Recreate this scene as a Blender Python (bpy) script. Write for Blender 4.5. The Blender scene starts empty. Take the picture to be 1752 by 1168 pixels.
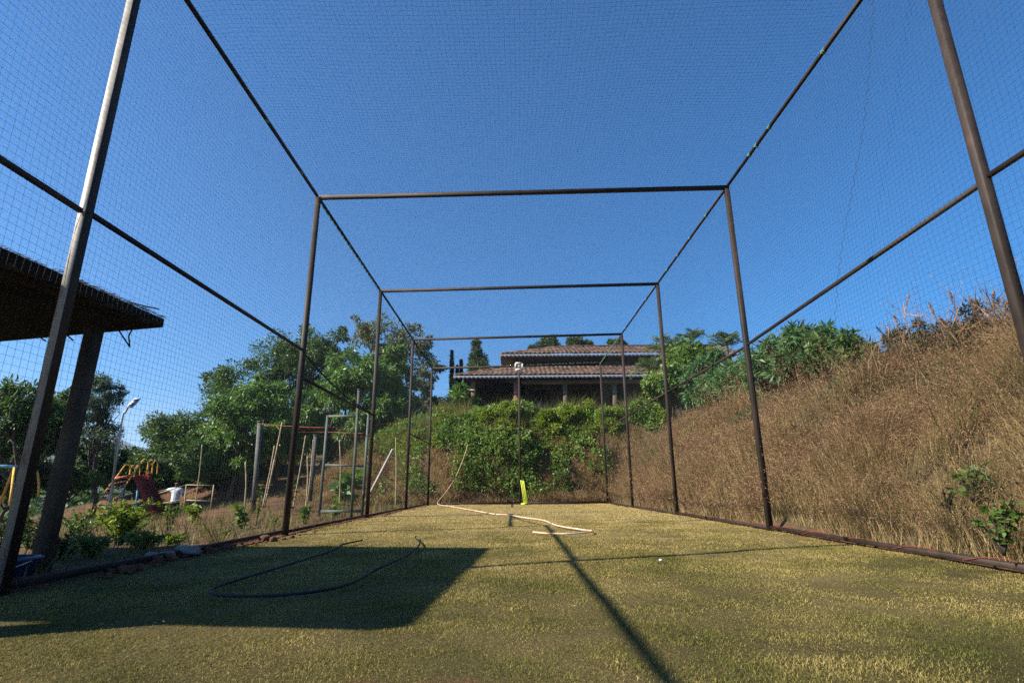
import bpy, math, random
import numpy as np
from mathutils import Vector, Matrix

RS = np.random.RandomState
random.seed(7)
sc = bpy.context.scene
COL = sc.collection
pi = math.pi

# ------------------------------------------------------------------ camera
F_PX, PITCH, ROLL, YAW = 912.27, 0.26697, -0.00797, 0.00272
CAM = np.array([-0.1924, 0.0, 0.5297])
_F = np.array([math.sin(YAW)*math.cos(PITCH), math.cos(YAW)*math.cos(PITCH), math.sin(PITCH)])
_R = np.array([math.cos(YAW), -math.sin(YAW), 0.0])
_U = np.cross(_R, _F)
R2 = _R*math.cos(ROLL)+_U*math.sin(ROLL)
U2 = -_R*math.sin(ROLL)+_U*math.cos(ROLL)


def at(x, y, **k):
    """point seen at a photo position, on the plane X=, Y= or Z="""
    d = _F+R2*(x-876)/F_PX+U2*(584-y)/F_PX
    (a, v), = k.items()
    i = 'XYZ'.index(a)
    return CAM+d*(v-CAM[i])/d[i]


cd = bpy.data.cameras.new('camera')
cam = bpy.data.objects.new('camera', cd)
COL.objects.link(cam)
cd.sensor_width = 36
cd.lens = F_PX/1752*36
cd.clip_start = 0.02
cd.clip_end = 9000
M = Matrix(((R2[0], U2[0], -_F[0], CAM[0]), (R2[1], U2[1], -_F[1], CAM[1]), (R2[2], U2[2], -_F[2], CAM[2]), (0, 0, 0, 1)))
cam.matrix_world = M
sc.camera = cam

# ------------------------------------------------------------------ light
SUNV = Vector((-1.41, -0.52, 1.0)).normalized()
el = math.asin(SUNV.z)
az = math.atan2(SUNV.x, SUNV.y)
w = bpy.data.worlds.new('World')
sc.world = w
w.use_nodes = True
nt = w.node_tree
sky = nt.nodes.new('ShaderNodeTexSky')
sky.sky_type = 'NISHITA'
sky.sun_disc = False
sky.sun_elevation = el
sky.sun_rotation = az
sky.altitude = 600
sky.air_density = 1.0
sky.dust_density = 0.8
sky.ozone_density = 6.0
hsv = nt.nodes.new('ShaderNodeHueSaturation')
hsv.inputs['Saturation'].default_value = 1.5
nt.links.new(sky.outputs[0], hsv.inputs['Color'])
nt.links.new(hsv.outputs[0], nt.nodes['Background'].inputs[0])
nt.nodes['Background'].inputs[1].default_value = 0.066
sl = bpy.data.lights.new('sun', 'SUN')
sl.energy = 5.0
sl.angle = math.radians(0.53)
sl.color = (1.0, 0.91, 0.78)
so = bpy.data.objects.new('sun', sl)
so.rotation_euler = SUNV.to_track_quat('Z', 'Y').to_euler()
COL.objects.link(so)
sc.view_settings.view_transform = 'Standard'
sc.view_settings.look = 'None'
sc.view_settings.exposure = 1.36
sc.view_settings.gamma = 1.0


# ------------------------------------------------------------------ materials
def newmat(name):
    m = bpy.data.materials.new(name)
    m.use_nodes = True
    n = m.node_tree
    return m, n, n.nodes['Principled BSDF']


def lk(n, a, b):
    n.links.new(a, b)


def ramp(n, cols):
    r = n.nodes.new('ShaderNodeValToRGB')
    e = r.color_ramp.elements
    while len(e) > 1:
        e.remove(e[0])
    for i, (p, c) in enumerate(cols):
        if i == 0:
            e[0].position = p
            x = e[0]
        else:
            x = e.new(p)
        x.color = (*c, 1)
    return r


def noisemat(name, cols, scale=8, rough=0.8, bump=0.3, bscale=None, detail=8, metal=0.0, stretch=(1, 1, 1), spec=0.3, dist=0.02):
    m, n, b = newmat(name)
    tc = n.nodes.new('ShaderNodeTexCoord')
    mp = n.nodes.new('ShaderNodeMapping')
    mp.inputs['Scale'].default_value = stretch
    lk(n, tc.outputs['Object'], mp.inputs[0])
    no = n.nodes.new('ShaderNodeTexNoise')
    no.inputs['Scale'].default_value = scale
    no.inputs['Detail'].default_value = detail
    no.inputs['Roughness'].default_value = 0.65
    lk(n, mp.outputs[0], no.inputs['Vector'])
    r = ramp(n, cols)
    lk(n, no.outputs['Fac'], r.inputs[0])
    lk(n, r.outputs[0], b.inputs['Base Color'])
    b.inputs['Roughness'].default_value = rough
    b.inputs['Metallic'].default_value = metal
    b.inputs['Specular IOR Level'].default_value = spec
    if bump:
        n2 = n.nodes.new('ShaderNodeTexNoise')
        n2.inputs['Scale'].default_value = bscale or scale*4
        n2.inputs['Detail'].default_value = 6
        lk(n, mp.outputs[0], n2.inputs['Vector'])
        bp = n.nodes.new('ShaderNodeBump')
        bp.inputs['Strength'].default_value = bump
        bp.inputs['Distance'].default_value = dist
        lk(n, n2.outputs['Fac'], bp.inputs['Height'])
        lk(n, bp.outputs[0], b.inputs['Normal'])
    return m


def leafmat(name, cols, rough=0.5, trans=0.3, spec=0.35, patch=None, drift=None):
    """colour per leaf; optional slow colour drift over the plant (patch scale)"""
    m, n, b = newmat(name)
    g = n.nodes.new('ShaderNodeNewGeometry')
    k = len(cols)
    r = ramp(n, [(i/max(1, k-1), c) for i, c in enumerate(cols)])
    src = g.outputs['Random Per Island']
    if patch:
        tc = n.nodes.new('ShaderNodeTexCoord')
        no = n.nodes.new('ShaderNodeTexNoise')
        no.inputs['Scale'].default_value = patch
        no.inputs['Detail'].default_value = 3
        lk(n, tc.outputs['Object'], no.inputs['Vector'])
        mr = n.nodes.new('ShaderNodeMapRange')
        mr.inputs[1].default_value = 0.3
        mr.inputs[2].default_value = 0.7
        lk(n, no.outputs['Fac'], mr.inputs[0])
        mx = n.nodes.new('ShaderNodeMath')
        mx.operation = 'MULTIPLY_ADD'
        mx.inputs[1].default_value = 0.5
        lk(n, src, mx.inputs[0])
        m2 = n.nodes.new('ShaderNodeMath')
        m2.operation = 'MULTIPLY'
        m2.inputs[1].default_value = 0.5
        lk(n, mr.outputs[0], m2.inputs[0])
        lk(n, m2.outputs[0], mx.inputs[2])
        src = mx.outputs[0]
        if drift:
            sy = n.nodes.new('ShaderNodeSeparateXYZ')
            lk(n, tc.outputs['Object'], sy.inputs[0])
            my = n.nodes.new('ShaderNodeMapRange')
            my.inputs[1].default_value, my.inputs[2].default_value, my.inputs[3].default_value, my.inputs[4].default_value = drift
            lk(n, sy.outputs[1], my.inputs[0])
            ay = n.nodes.new('ShaderNodeMath')
            ay.operation = 'ADD'
            lk(n, src, ay.inputs[0])
            lk(n, my.outputs[0], ay.inputs[1])
            src = ay.outputs[0]
    lk(n, src, r.inputs[0])
    lk(n, r.outputs[0], b.inputs['Base Color'])
    b.inputs['Roughness'].default_value = rough
    b.inputs['Specular IOR Level'].default_value = spec
    if trans:
        t = n.nodes.new('ShaderNodeBsdfTranslucent')
        hs = n.nodes.new('ShaderNodeHueSaturation')
        hs.inputs['Hue'].default_value = 0.485
        hs.inputs['Saturation'].default_value = 1.1
        hs.inputs['Value'].default_value = 1.3
        lk(n, r.outputs[0], hs.inputs['Color'])
        lk(n, hs.outputs[0], t.inputs['Color'])
        mx = n.nodes.new('ShaderNodeMixShader')
        mx.inputs[0].default_value = trans
        lk(n, b.outputs[0], mx.inputs[1])
        lk(n, t.outputs[0], mx.inputs[2])
        lk(n, mx.outputs[0], n.nodes['Material Output'].inputs[0])
    return m


MAT = {}
MAT['post'] = noisemat('dark painted steel', [(0.25, (.012, .009, .0075)), (0.45, (.028, .021, .017)), (0.6, (.042, .031, .025)), (0.72, (.10, .05, .03))], 6, 0.6, 0.25, 60, spec=0.2, dist=0.003, stretch=(1, 1, .3))
MAT['rail'] = noisemat('dark rail steel', [(0.3, (.014, .011, .009)), (0.6, (.034, .023, .018)), (0.75, (.08, .042, .027))], 5, 0.6, 0.2, 40, spec=0.2, dist=0.003)
MAT['palesteel'] = noisemat('pale grey steel', [(0.3, (.10, .07, .05)), (0.42, (.20, .185, .155)), (0.55, (.32, .30, .26)), (0.7, (.22, .18, .14))], 7, 0.5, 0.25, 50, spec=0.3, dist=0.003, stretch=(1, 1, .35))
MAT['net'] = noisemat('net twine', [(0.3, (.012, .018, .018)), (0.7, (.03, .04, .036))], 3, 0.7, 0, spec=0.2)
MAT['tie'] = noisemat('green twine', [(0.3, (.05, .22, .10)), (0.7, (.25, .42, .28))], 30, 0.6, 0)
MAT['redrope'] = noisemat('red cord', [(0.3, (.16, .02, .015)), (0.7, (.28, .06, .04))], 30, 0.7, 0)
MAT['greypost'] = noisemat('grey post', [(0.3, (.04, .04, .036)), (0.7, (.12, .12, .108))], 5, 0.7, 0.2)
MAT['greenpost'] = noisemat('grey green frame', [(0.3, (.05, .075, .065)), (0.7, (.10, .135, .115))], 6, 0.6, 0.1)
MAT['whitepipe'] = noisemat('white pipe', [(0.3, (.22, .20, .17)), (0.7, (.42, .39, .34))], 8, 0.6, 0.1)
MAT['bamboo'] = noisemat('bamboo', [(0.3, (.20, .15, .08)), (0.7, (.42, .34, .2))], 9, 0.7, 0.1)
MAT['bark'] = noisemat('bark', [(0.3, (.035, .026, .02)), (0.7, (.12, .095, .075))], 10, 0.9, 0.6, stretch=(1, 1, .3))
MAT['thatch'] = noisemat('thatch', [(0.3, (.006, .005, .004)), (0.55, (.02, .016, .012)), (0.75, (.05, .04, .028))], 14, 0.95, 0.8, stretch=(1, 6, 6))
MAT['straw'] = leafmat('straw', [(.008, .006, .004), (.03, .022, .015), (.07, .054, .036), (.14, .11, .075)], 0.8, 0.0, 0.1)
MAT['pillar'] = noisemat('rough concrete pillar', [(0.3, (.03, .023, .017)), (0.55, (.085, .066, .048)), (0.75, (.13, .105, .08))], 4, 0.9, 0.5, 18, stretch=(1, 1, .5))
MAT['twig'] = noisemat('twig', [(0.3, (.02, .015, .01)), (0.7, (.05, .04, .03))], 8, 0.9, 0)
MAT['orangehose'] = noisemat('faded orange hose', [(0.35, (.60, .32, .21)), (0.6, (.74, .56, .42))], 3, 0.5, 0)
MAT['blackhose'] = noisemat('black pipe', [(0.3, (.008, .009, .011)), (0.7, (.018, .019, .022))], 5, 0.6, 0, spec=0.25)
MAT['stump'] = noisemat('fluorescent yellow plastic', [(0.3, (.62, .72, .06)), (0.7, (.72, .8, .12))], 8, 0.4, 0, spec=0.5)
MAT['redslide'] = noisemat('red fibreglass', [(0.3, (.13, .016, .008)), (0.7, (.20, .028, .014))], 6, 0.75, 0.05, spec=.1)
MAT['redstep'] = noisemat('red paint', [(0.3, (.30, .06, .035)), (0.7, (.42, .11, .07))], 6, 0.55, 0)
MAT['yellow'] = noisemat('yellow paint', [(0.3, (.55, .30, .04)), (0.7, (.68, .40, .06))], 6, 0.5, 0)
MAT['bluepaint'] = noisemat('blue paint', [(0.3, (.04, .20, .34)), (0.7, (.07, .28, .45))], 6, 0.5, 0)
MAT['cyanpaint'] = noisemat('pale blue paint', [(0.3, (.18, .42, .48)), (0.7, (.25, .52, .58))], 6, 0.5, 0)
MAT['paleyellow'] = noisemat('pale yellow paint', [(0.3, (.24, .22, .12)), (0.7, (.36, .33, .19))], 6, 0.6, 0)
MAT['lamppole'] = noisemat('grey lamp pole', [(0.3, (.30, .32, .33)), (0.7, (.42, .44, .45))], 6, 0.45, 0, spec=0.5)
MAT['panel'] = noisemat('solar cells', [(0.3, (.02, .025, .04)), (0.7, (.05, .055, .07))], 20, 0.25, 0, spec=0.6)
MAT['alu'] = noisemat('pale frame', [(0.3, (.5, .5, .5)), (0.7, (.66, .66, .64))], 6, 0.5, 0)
MAT['lampglass'] = noisemat('floodlight glass', [(0.35, (.30, .26, .17)), (0.65, (.52, .46, .30))], 5, 0.25, 0, spec=0.6)
MAT['tub'] = noisemat('blue plastic', [(0.3, (.01, .025, .07)), (0.7, (.014, .035, .09))], 6, 0.4, 0, spec=0.5)
MAT['rock'] = noisemat('grey rock', [(0.3, (.10, .09, .08)), (0.7, (.34, .30, .27))], 5, 0.9, 0.6, 15)
MAT['soilclod'] = noisemat('red earth clod', [(0.3, (.06, .025, .015)), (0.7, (.19, .085, .05))], 7, 0.95, 0.8, 30)
MAT['pebble'] = noisemat('white pebble', [(0.3, (.6, .58, .52)), (0.7, (.75, .73, .68))], 7, 0.7, 0)
MAT['plaster'] = noisemat('brown plaster', [(0.3, (.06, .04, .026)), (0.7, (.10, .068, .044))], 3, 0.9, 0.1)
MAT['beam'] = noisemat('olive brown beam', [(0.3, (.10, .075, .048)), (0.7, (.14, .105, .07))], 3, 0.9, 0.1)
MAT['redpillar'] = noisemat('terracotta pillar', [(0.3, (.24, .10, .065)), (0.7, (.32, .14, .09))], 3, 0.85, 0.1)
MAT['darkwood'] = noisemat('dark wood', [(0.3, (.03, .018, .012)), (0.7, (.07, .042, .028))], 4, 0.7, 0.1, stretch=(1, .2, 1))
MAT['window'] = noisemat('dark glass', [(0.3, (.006, .006, .006)), (0.7, (.014, .013, .012))], 2, 0.12, 0, spec=0.5)
MAT['fascia'] = noisemat('blue white fascia', [(0.3, (.13, .15, .18)), (0.7, (.22, .24, .29))], 4, 0.6, 0)
MAT['skin'] = noisemat('brown skin', [(0.3, (.10, .05, .03)), (0.7, (.14, .07, .042))], 6, 0.5, 0, spec=0.4)
MAT['hair'] = noisemat('black hair', [(0.3, (.006, .005, .005)), (0.7, (.014, .012, .011))], 40, 0.5, 0)
MAT['trousers'] = noisemat('dark navy cloth', [(0.3, (.012, .014, .022)), (0.7, (.025, .028, .04))], 8, 0.9, 0.1)


def tilemat():
    m, n, b = newmat('clay roof tiles')
    g = n.nodes.new('ShaderNodeTexCoord')
    no = n.nodes.new('ShaderNodeTexNoise')
    no.inputs['Scale'].default_value = 2.2
    no.inputs['Detail'].default_value = 8
    no.inputs['Roughness'].default_value = 0.75
    lk(n, g.outputs['Object'], no.inputs['Vector'])
    vo = n.nodes.new('ShaderNodeTexVoronoi')
    vo.inputs['Scale'].default_value = 3.6
    lk(n, g.outputs['Object'], vo.inputs['Vector'])
    r = ramp(n, [(0.3, (.03, .02, .016)), (0.45, (.085, .05, .034)), (0.6, (.14, .08, .055)), (0.75, (.22, .15, .11))])
    mx = n.nodes.new('ShaderNodeMix')
    mx.data_type = 'FLOAT'
    mx.inputs[0].default_value = 0.35
    lk(n, no.outputs['Fac'], mx.inputs[2])
    sp = n.nodes.new('ShaderNodeSeparateColor')
    lk(n, vo.outputs['Color'], sp.inputs[0])
    lk(n, sp.outputs[0], mx.inputs[3])
    lk(n, mx.outputs[0], r.inputs[0])
    lk(n, r.outputs[0], b.inputs['Base Color'])
    b.inputs['Roughness'].default_value = 0.85
    return m


MAT['tiles'] = tilemat()


def shirtmat():
    m, n, b = newmat('checked cotton')
    tc = n.nodes.new('ShaderNodeTexCoord')
    sx = n.nodes.new('ShaderNodeSeparateXYZ')
    lk(n, tc.outputs['Object'], sx.inputs[0])
    prev = None
    base = (.62, .66, .70)
    col = n.nodes.new('ShaderNodeRGB')
    col.outputs[0].default_value = (*base, 1)
    prev = col.outputs[0]
    for ax, sc_, wd, c in (('X', 7.5, .32, (.12, .25, .48)), ('Z', 6.0, .25, (.55, .30, .38)), ('X', 15, .2, (.2, .5, .55))):
        mu = n.nodes.new('ShaderNodeMath')
        mu.operation = 'MULTIPLY'
        mu.inputs[1].default_value = sc_
        lk(n, sx.outputs[ax], mu.inputs[0])
        fr = n.nodes.new('ShaderNodeMath')
        fr.operation = 'FRACT'
        lk(n, mu.outputs[0], fr.inputs[0])
        lt = n.nodes.new('ShaderNodeMath')
        lt.operation = 'LESS_THAN'
        lt.inputs[1].default_value = wd
        lk(n, fr.outputs[0], lt.inputs[0])
        ml = n.nodes.new('ShaderNodeMath')
        ml.operation = 'MULTIPLY'
        ml.inputs[1].default_value = 0.6
        lk(n, lt.outputs[0], ml.inputs[0])
        mx = n.nodes.new('ShaderNodeMix')
        mx.data_type = 'RGBA'
        lk(n, ml.outputs[0], mx.inputs[0])
        lk(n, prev, mx.inputs[6])
        mx.inputs[7].default_value = (*c, 1)
        prev = mx.outputs[2]
    lk(n, prev, b.inputs['Base Color'])
    b.inputs['Roughness'].default_value = 0.9
    return m


MAT['shirt'] = shirtmat()


def groundmat(name, lawn=False):
    """turf / dry grass / red soil, mixed by world-space noise and by the soil attribute of the mesh"""
    m, n, b = newmat(name)
    tc = n.nodes.new('ShaderNodeTexCoord')
    def noise(s, d=8, r=.65):
        no = n.nodes.new('ShaderNodeTexNoise')
        no.inputs['Scale'].default_value = s
        no.inputs['Detail'].default_value = d
        no.inputs['Roughness'].default_value = r
        lk(n, tc.outputs['Object'], no.inputs['Vector'])
        return no
    a = noise(0.9)
    if lawn:
        r1 = ramp(n, [(0.25, (.06, .055, .018)), (0.5, (.16, .125, .05)), (0.75, (.34, .265, .12))])
    else:
        r1 = ramp(n, [(0.3, (.045, .04, .018)), (0.5, (.115, .085, .045)), (0.7, (.17, .125, .07))])
    if lawn:
        sy = n.nodes.new('ShaderNodeSeparateXYZ')
        lk(n, tc.outputs['Object'], sy.inputs[0])
        my = n.nodes.new('ShaderNodeMapRange')
        my.inputs[1].default_value = 2
        my.inputs[2].default_value = 13
        my.inputs[3].default_value = -.08
        my.inputs[4].default_value = .22
        lk(n, sy.outputs[1], my.inputs[0])
        ay = n.nodes.new('ShaderNodeMath')
        ay.operation = 'ADD'
        lk(n, a.outputs['Fac'], ay.inputs[0])
        lk(n, my.outputs[0], ay.inputs[1])
        lk(n, ay.outputs[0], r1.inputs[0])
    else:
        lk(n, a.outputs['Fac'], r1.inputs[0])
    c = noise(14)
    r2 = ramp(n, [(0.25, (.05, .024, .015)), (0.5, (.15, .07, .042)), (0.75, (.24, .125, .08))])
    lk(n, c.outputs['Fac'], r2.inputs[0])
    at_ = n.nodes.new('ShaderNodeAttribute')
    at_.attribute_name = 'soil'
    f = noise(3.5)
    ad = n.nodes.new('ShaderNodeMath')
    ad.operation = 'ADD'
    lk(n, at_.outputs['Fac'], ad.inputs[0])
    lk(n, f.outputs['Fac'], ad.inputs[1])
    mr = n.nodes.new('ShaderNodeMapRange')
    mr.inputs[1].default_value = 0.85
    mr.inputs[2].default_value = 1.05
    lk(n, ad.outputs[0], mr.inputs[0])
    fine = noise(90, 4)
    r3 = ramp(n, [(0.3, (.45, .45, .45)), (0.7, (1.25, 1.25, 1.25))])
    lk(n, fine.outputs['Fac'], r3.inputs[0])
    mx = n.nodes.new('ShaderNodeMix')
    mx.data_type = 'RGBA'
    lk(n, mr.outputs[0], mx.inputs[0])
    lk(n, r1.outputs[0], mx.inputs[6])
    lk(n, r2.outputs[0], mx.inputs[7])
    mm = n.nodes.new('ShaderNodeMix')
    mm.data_type = 'RGBA'
    mm.blend_type = 'MULTIPLY'
    mm.inputs[0].default_value = 1
    lk(n, mx.outputs[2], mm.inputs[6])
    lk(n, r3.outputs[0], mm.inputs[7])
    lk(n, mm.outputs[2], b.inputs['Base Color'])
    b.inputs['Roughness'].default_value = 0.95
    b.inputs['Specular IOR Level'].default_value = 0.1
    bp = n.nodes.new('ShaderNodeBump')
    bp.inputs['Strength'].default_value = 0.9
    bp.inputs['Distance'].default_value = 0.03
    bn = noise(45 if lawn else 22, 8, .7)
    lk(n, bn.outputs['Fac'], bp.inputs['Height'])
    lk(n, bp.outputs[0], b.inputs['Normal'])
    return m


MAT['ground'] = groundmat('dry earth')
MAT['lawn'] = groundmat('lawn soil', True)


# ------------------------------------------------------------------ mesh builder
def nrm(a):
    return a/np.maximum(np.linalg.norm(a, axis=-1, keepdims=True), 1e-9)


class MB:
    def __init__(s):
        s.V = []
        s.F = []
        s.n = 0
        s.mi = []

    def arr(s, V, F, mi=0):
        V = np.asarray(V, float).reshape(-1, 3)
        F = np.asarray(F, int)
        s.V.append(V)
        s.F.append(F+s.n)
        s.mi.append(np.full(len(F), mi))
        s.n += len(V)
        return s

    def box(s, c, size, rz=0.0, rot=None, mi=0):
        h = np.array(size)/2
        V = np.array([(x, y, z) for x in (-1, 1) for y in (-1, 1) for z in (-1, 1)])*h
        if rot is None:
            rot = np.array(Matrix.Rotation(rz, 3, 'Z'))
        V = V@np.array(rot).T+np.array(c)
        return s.arr(V, [(0, 1, 3, 2), (4, 6, 7, 5), (0, 4, 5, 1), (2, 3, 7, 6), (0, 2, 6, 4), (1, 5, 7, 3)], mi)

    def bar(s, p0, p1, w, h=None, up=(0, 0, 1), bev=True):
        """square bar with small bevelled edges"""
        p0 = np.array(p0, float)
        p1 = np.array(p1, float)
        h = h or w
        d = nrm(p1-p0)
        a = np.cross(d, up)
        if np.linalg.norm(a) < 1e-3:
            a = np.cross(d, (0, 1, 0))
        a = nrm(a)
        b = np.cross(a, d)
        e = min(w, h)*(.13 if bev else 0.001)
        pr = [(-w/2+e, -h/2), (w/2-e, -h/2), (w/2, -h/2+e), (w/2, h/2-e), (w/2-e, h/2), (-w/2+e, h/2), (-w/2, h/2-e), (-w/2, -h/2+e)]
        V = [p0+a*x+b*y for x, y in pr]+[p1+a*x+b*y for x, y in pr]
        s.arr(V, [(i, (i+1) % 8, 8+(i+1) % 8, 8+i) for i in range(8)])
        c0 = s.n-16
        s.F.append(np.array([list(range(7, -1, -1)), list(range(8, 16))])+c0)
        s.mi.append(np.zeros(2))
        return s

    def tube(s, pts, r, n=8, cap=True):
        P = np.array(pts, float)
        k = len(P)
        r = np.broadcast_to(np.array(r, float), (k,))
        T = np.zeros_like(P)
        T[1:-1] = P[2:]-P[:-2]
        T[0] = P[1]-P[0]
        T[-1] = P[-1]-P[-2]
        T = nrm(T)
        a = np.cross(T[0], (0, 0, 1))
        if np.linalg.norm(a) < .1:
            a = np.cross(T[0], (0, 1, 0))
        a = nrm(a)
        V = []
        for i in range(k):
            a = nrm(a-T[i]*(a@T[i]))
            b = np.cross(T[i], a)
            for j in range(n):
                t = 2*pi*j/n
                V.append(P[i]+(a*math.cos(t)+b*math.sin(t))*r[i])
        F = [(i*n+j, i*n+(j+1) % n, (i+1)*n+(j+1) % n, (i+1)*n+j) for i in range(k-1) for j in range(n)]
        s.arr(V, F)
        if cap:
            o = s.n-k*n
            s.F.append(np.array([list(range(n-1, -1, -1)), list(range((k-1)*n, k*n))])+o)
            s.mi.append(np.zeros(2))
        return s

    def build(s, name, mat, parent=None, smooth=False, top=None):
        V = np.concatenate(s.V) if s.V else np.zeros((0, 3))
        off = np.zeros(3)
        p = parent
        while p is not None:
            off += np.array(p.location)
            p = p.parent
        loc = np.zeros(3)
        if top is not None:
            loc = np.array(top, float)
        V = V-off-loc
        me = bpy.data.meshes.new(name)
        me.vertices.add(len(V))
        me.vertices.foreach_set('co', V.astype(np.float32).ravel())
        li = np.concatenate([f.ravel() for f in s.F]).astype(np.int32)
        lt = np.concatenate([np.full(len(f), f.shape[1]) for f in s.F]).astype(np.int32)
        me.loops.add(len(li))
        me.loops.foreach_set('vertex_index', li)
        me.polygons.add(len(lt))
        me.polygons.foreach_set('loop_start', (np.cumsum(lt)-lt).astype(np.int32))
        me.polygons.foreach_set('loop_total', lt)
        me.polygons.foreach_set('material_index', np.concatenate(s.mi).astype(np.int32))
        if smooth:
            me.polygons.foreach_set('use_smooth', np.ones(len(lt), bool))
        me.update(calc_edges=True)
        for m in (mat if isinstance(mat, (list, tuple)) else [mat]):
            me.materials.append(MAT[m] if isinstance(m, str) else m)
        o = bpy.data.objects.new(name, me)
        o.location = loc
        COL.objects.link(o)
        if parent is not None:
            o.parent = parent
        return o


def tag(o, label=None, cat=None, group=None, kind=None):
    if label:
        o['label'] = label
    if cat:
        o['category'] = cat
    if group:
        o['group'] = group
    if kind:
        o['kind'] = kind
    return o


def thing(name, loc, label, cat, group=None):
    o = bpy.data.objects.new(name, None)
    o.location = loc
    o.empty_display_size = .2
    COL.objects.link(o)
    return tag(o, label, cat, group)


def copy_thing(root, loc, rz, label, scale=1.0):
    r = root.copy()
    COL.objects.link(r)
    r.location = loc
    r.rotation_euler = (0, 0, rz)
    r.scale = (scale,)*3
    r['label'] = label
    for ch in list(root.children):
        c = ch.copy()
        COL.objects.link(c)
        c.parent = r
        for g in list(ch.children):
            d = g.copy()
            COL.objects.link(d)
            d.parent = c
    return r


# smooth value noise in numpy
def vnoise(x, y, seed=0):
    xi = np.floor(x).astype(np.int64)
    yi = np.floor(y).astype(np.int64)
    xf = x-xi
    yf = y-yi
    xf = xf*xf*(3-2*xf)
    yf = yf*yf*(3-2*yf)

    def h(a, b):
        v = (a*374761393+b*668265263+seed*1442695041) & 0xffffffff
        v = ((v ^ (v >> 13))*1274126177) & 0xffffffff
        return ((v ^ (v >> 16)) & 0xffff)/65535.0
    return (h(xi, yi)*(1-xf)+h(xi+1, yi)*xf)*(1-yf)+(h(xi, yi+1)*(1-xf)+h(xi+1, yi+1)*xf)*yf


def fbm(x, y, seed=0, o=4):
    v = 0
    a = .5
    for i in range(o):
        v = v+a*(vnoise(x*2**i, y*2**i, seed+i)-.5)
        a *= .5
    return v


def sm(a, b, x):
    t = np.clip((x-a)/(b-a), 0, 1)
    return t*t*(3-2*t)


# ------------------------------------------------------------------ terrain
LX0, LX1, LY1 = -2.98, 3.02, 18.35


def terrain(x, y):
    x = np.asarray(x, float)
    y = np.asarray(y, float)
    r = x-(3.25+.15*np.sin(y*.7))
    t = np.clip(r/2.9, 0, 1)
    hR = 2.15*(t*(1.85-.85*t))+.10*np.clip(r-2.9, 0, 30)
    hR = hR*(0.74+.26*sm(4, 12, y))
    s = y-18.68-.2*np.sin(x*.9)
    u = np.clip(s/3.0, 0, 1)
    fL = sm(-10.5, -3.0, x)
    hB = (3.25*(u*(1.5-.5*u))+.10*np.clip(s-3, 0, 16))*fL
    h = (hR**4+hB**4)**.25
    # left side
    d = np.clip(-3.1-x, 0, None)
    zl = -.047*np.clip(d, 0, 15)-.07*np.clip(d-15, 0, 150)
    zl = zl+1.3*sm(22, 26, y)*sm(-26, -15, x)*sm(0, 3, d)
    zl = zl+.45*sm(12, 17, y)*sm(19, 24, -y+40)*np.exp(-((x+7.2)/2.0)**2)
    zl = zl-.34*np.exp(-(((x+13.5)/1.6)**2+((y-21.4)/1.5)**2)**2)
    far = np.sqrt(x*x+y*y)
    zl = zl+2.3*sm(27, 37, y)*sm(-26, -15, x)*sm(0, 3, d)
    zl = zl-.05*np.clip(far-70, 0, 500)
    n = (fbm(x*.8, y*.8, 3)*.62+fbm(x*2.3, y*2.3, 4)*.34)*np.clip(h*1.3, 0, 1)+fbm(x*1.7, y*1.7, 5)*.16*sm(0, 1.5, d)+fbm(x*.05, y*.05, 8)*6*sm(60, 160, far)
    inside = (x > LX0-.0) & (x < LX1+.0) & (y < LY1)
    base = h+zl+n+.035*fbm(x*5, y*5, 11)
    # soil ridges along the net edges
    e = np.exp(-((x-LX1-.12)/.09)**2)*(y < LY1+.2)+np.exp(-((x-LX0+.12)/.1)**2)*(y < LY1+.2)
    base = base+e*(.03+.07*fbm(x*3, y*3, 21))
    return np.where(inside, -.12, base)


def grid_axis(parts):
    a = []
    for lo, hi, st in parts:
        a += list(np.arange(lo, hi, st))
    return np.array(sorted(set(np.round(a, 4))))


gx = grid_axis([(-2600, -400, 80), (-400, -80, 20), (-80, -30, 3), (-30, -9, .35), (-9, 9, .09), (9, 20, .4), (20, 80, 3), (80, 400, 20), (400, 2601, 80)])
gy = grid_axis([(-600, -60, 60), (-60, -6, 4), (-6, 24, .09), (24, 45, .4), (45, 100, 3), (100, 400, 20), (400, 2601, 80)])
GX, GY = np.meshgrid(gx, gy)
GZ = terrain(GX, GY)
nx, ny = len(gx), len(gy)
idx = np.arange(nx*ny).reshape(ny, nx)
Fq = np.stack([idx[:-1, :-1], idx[:-1, 1:], idx[1:, 1:], idx[1:, :-1]], -1).reshape(-1, 4)
mb = MB().arr(np.stack([GX, GY, GZ], -1).reshape(-1, 3), Fq)
ground = tag(mb.build('ground', 'ground', smooth=True), kind='structure')
# red-earth amount (where the soil is bare)
so_ = np.zeros_like(GX)
so_ = np.maximum(so_, .62*np.exp(-((GX-LX1-.06)/.10)**2)*(GY < 19))
so_ = np.maximum(so_, .8*np.exp(-((GX-LX0+.25)/.3)**2)*(GY < 19))
so_ = np.maximum(so_, .4*np.exp(-((GY-18.45)/.12)**2)*(np.abs(GX) < 3.4))
so_ = np.maximum(so_, .48*sm(3.2, 4, -GX)*sm(6, 10, GY)*(1-sm(18, 22, -GX))*(1-sm(25, 27, GY)))
so_ = np.maximum(so_, .35*sm(3.2, 4, -GX)*(1-sm(25, 27, GY)))
so_ = np.maximum(so_, .14*((GX > 3.2) | (GY > 18.5)))
aat = ground.data.attributes.new('soil', 'FLOAT', 'POINT')
aat.data.foreach_set('value', so_.ravel().astype(np.float32))

# lawn sheet
lx = np.arange(LX0-.03, LX1+.031, .06)
ly = np.arange(-3, LY1+.03, .06)
A, B = np.meshgrid(lx, ly)


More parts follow.
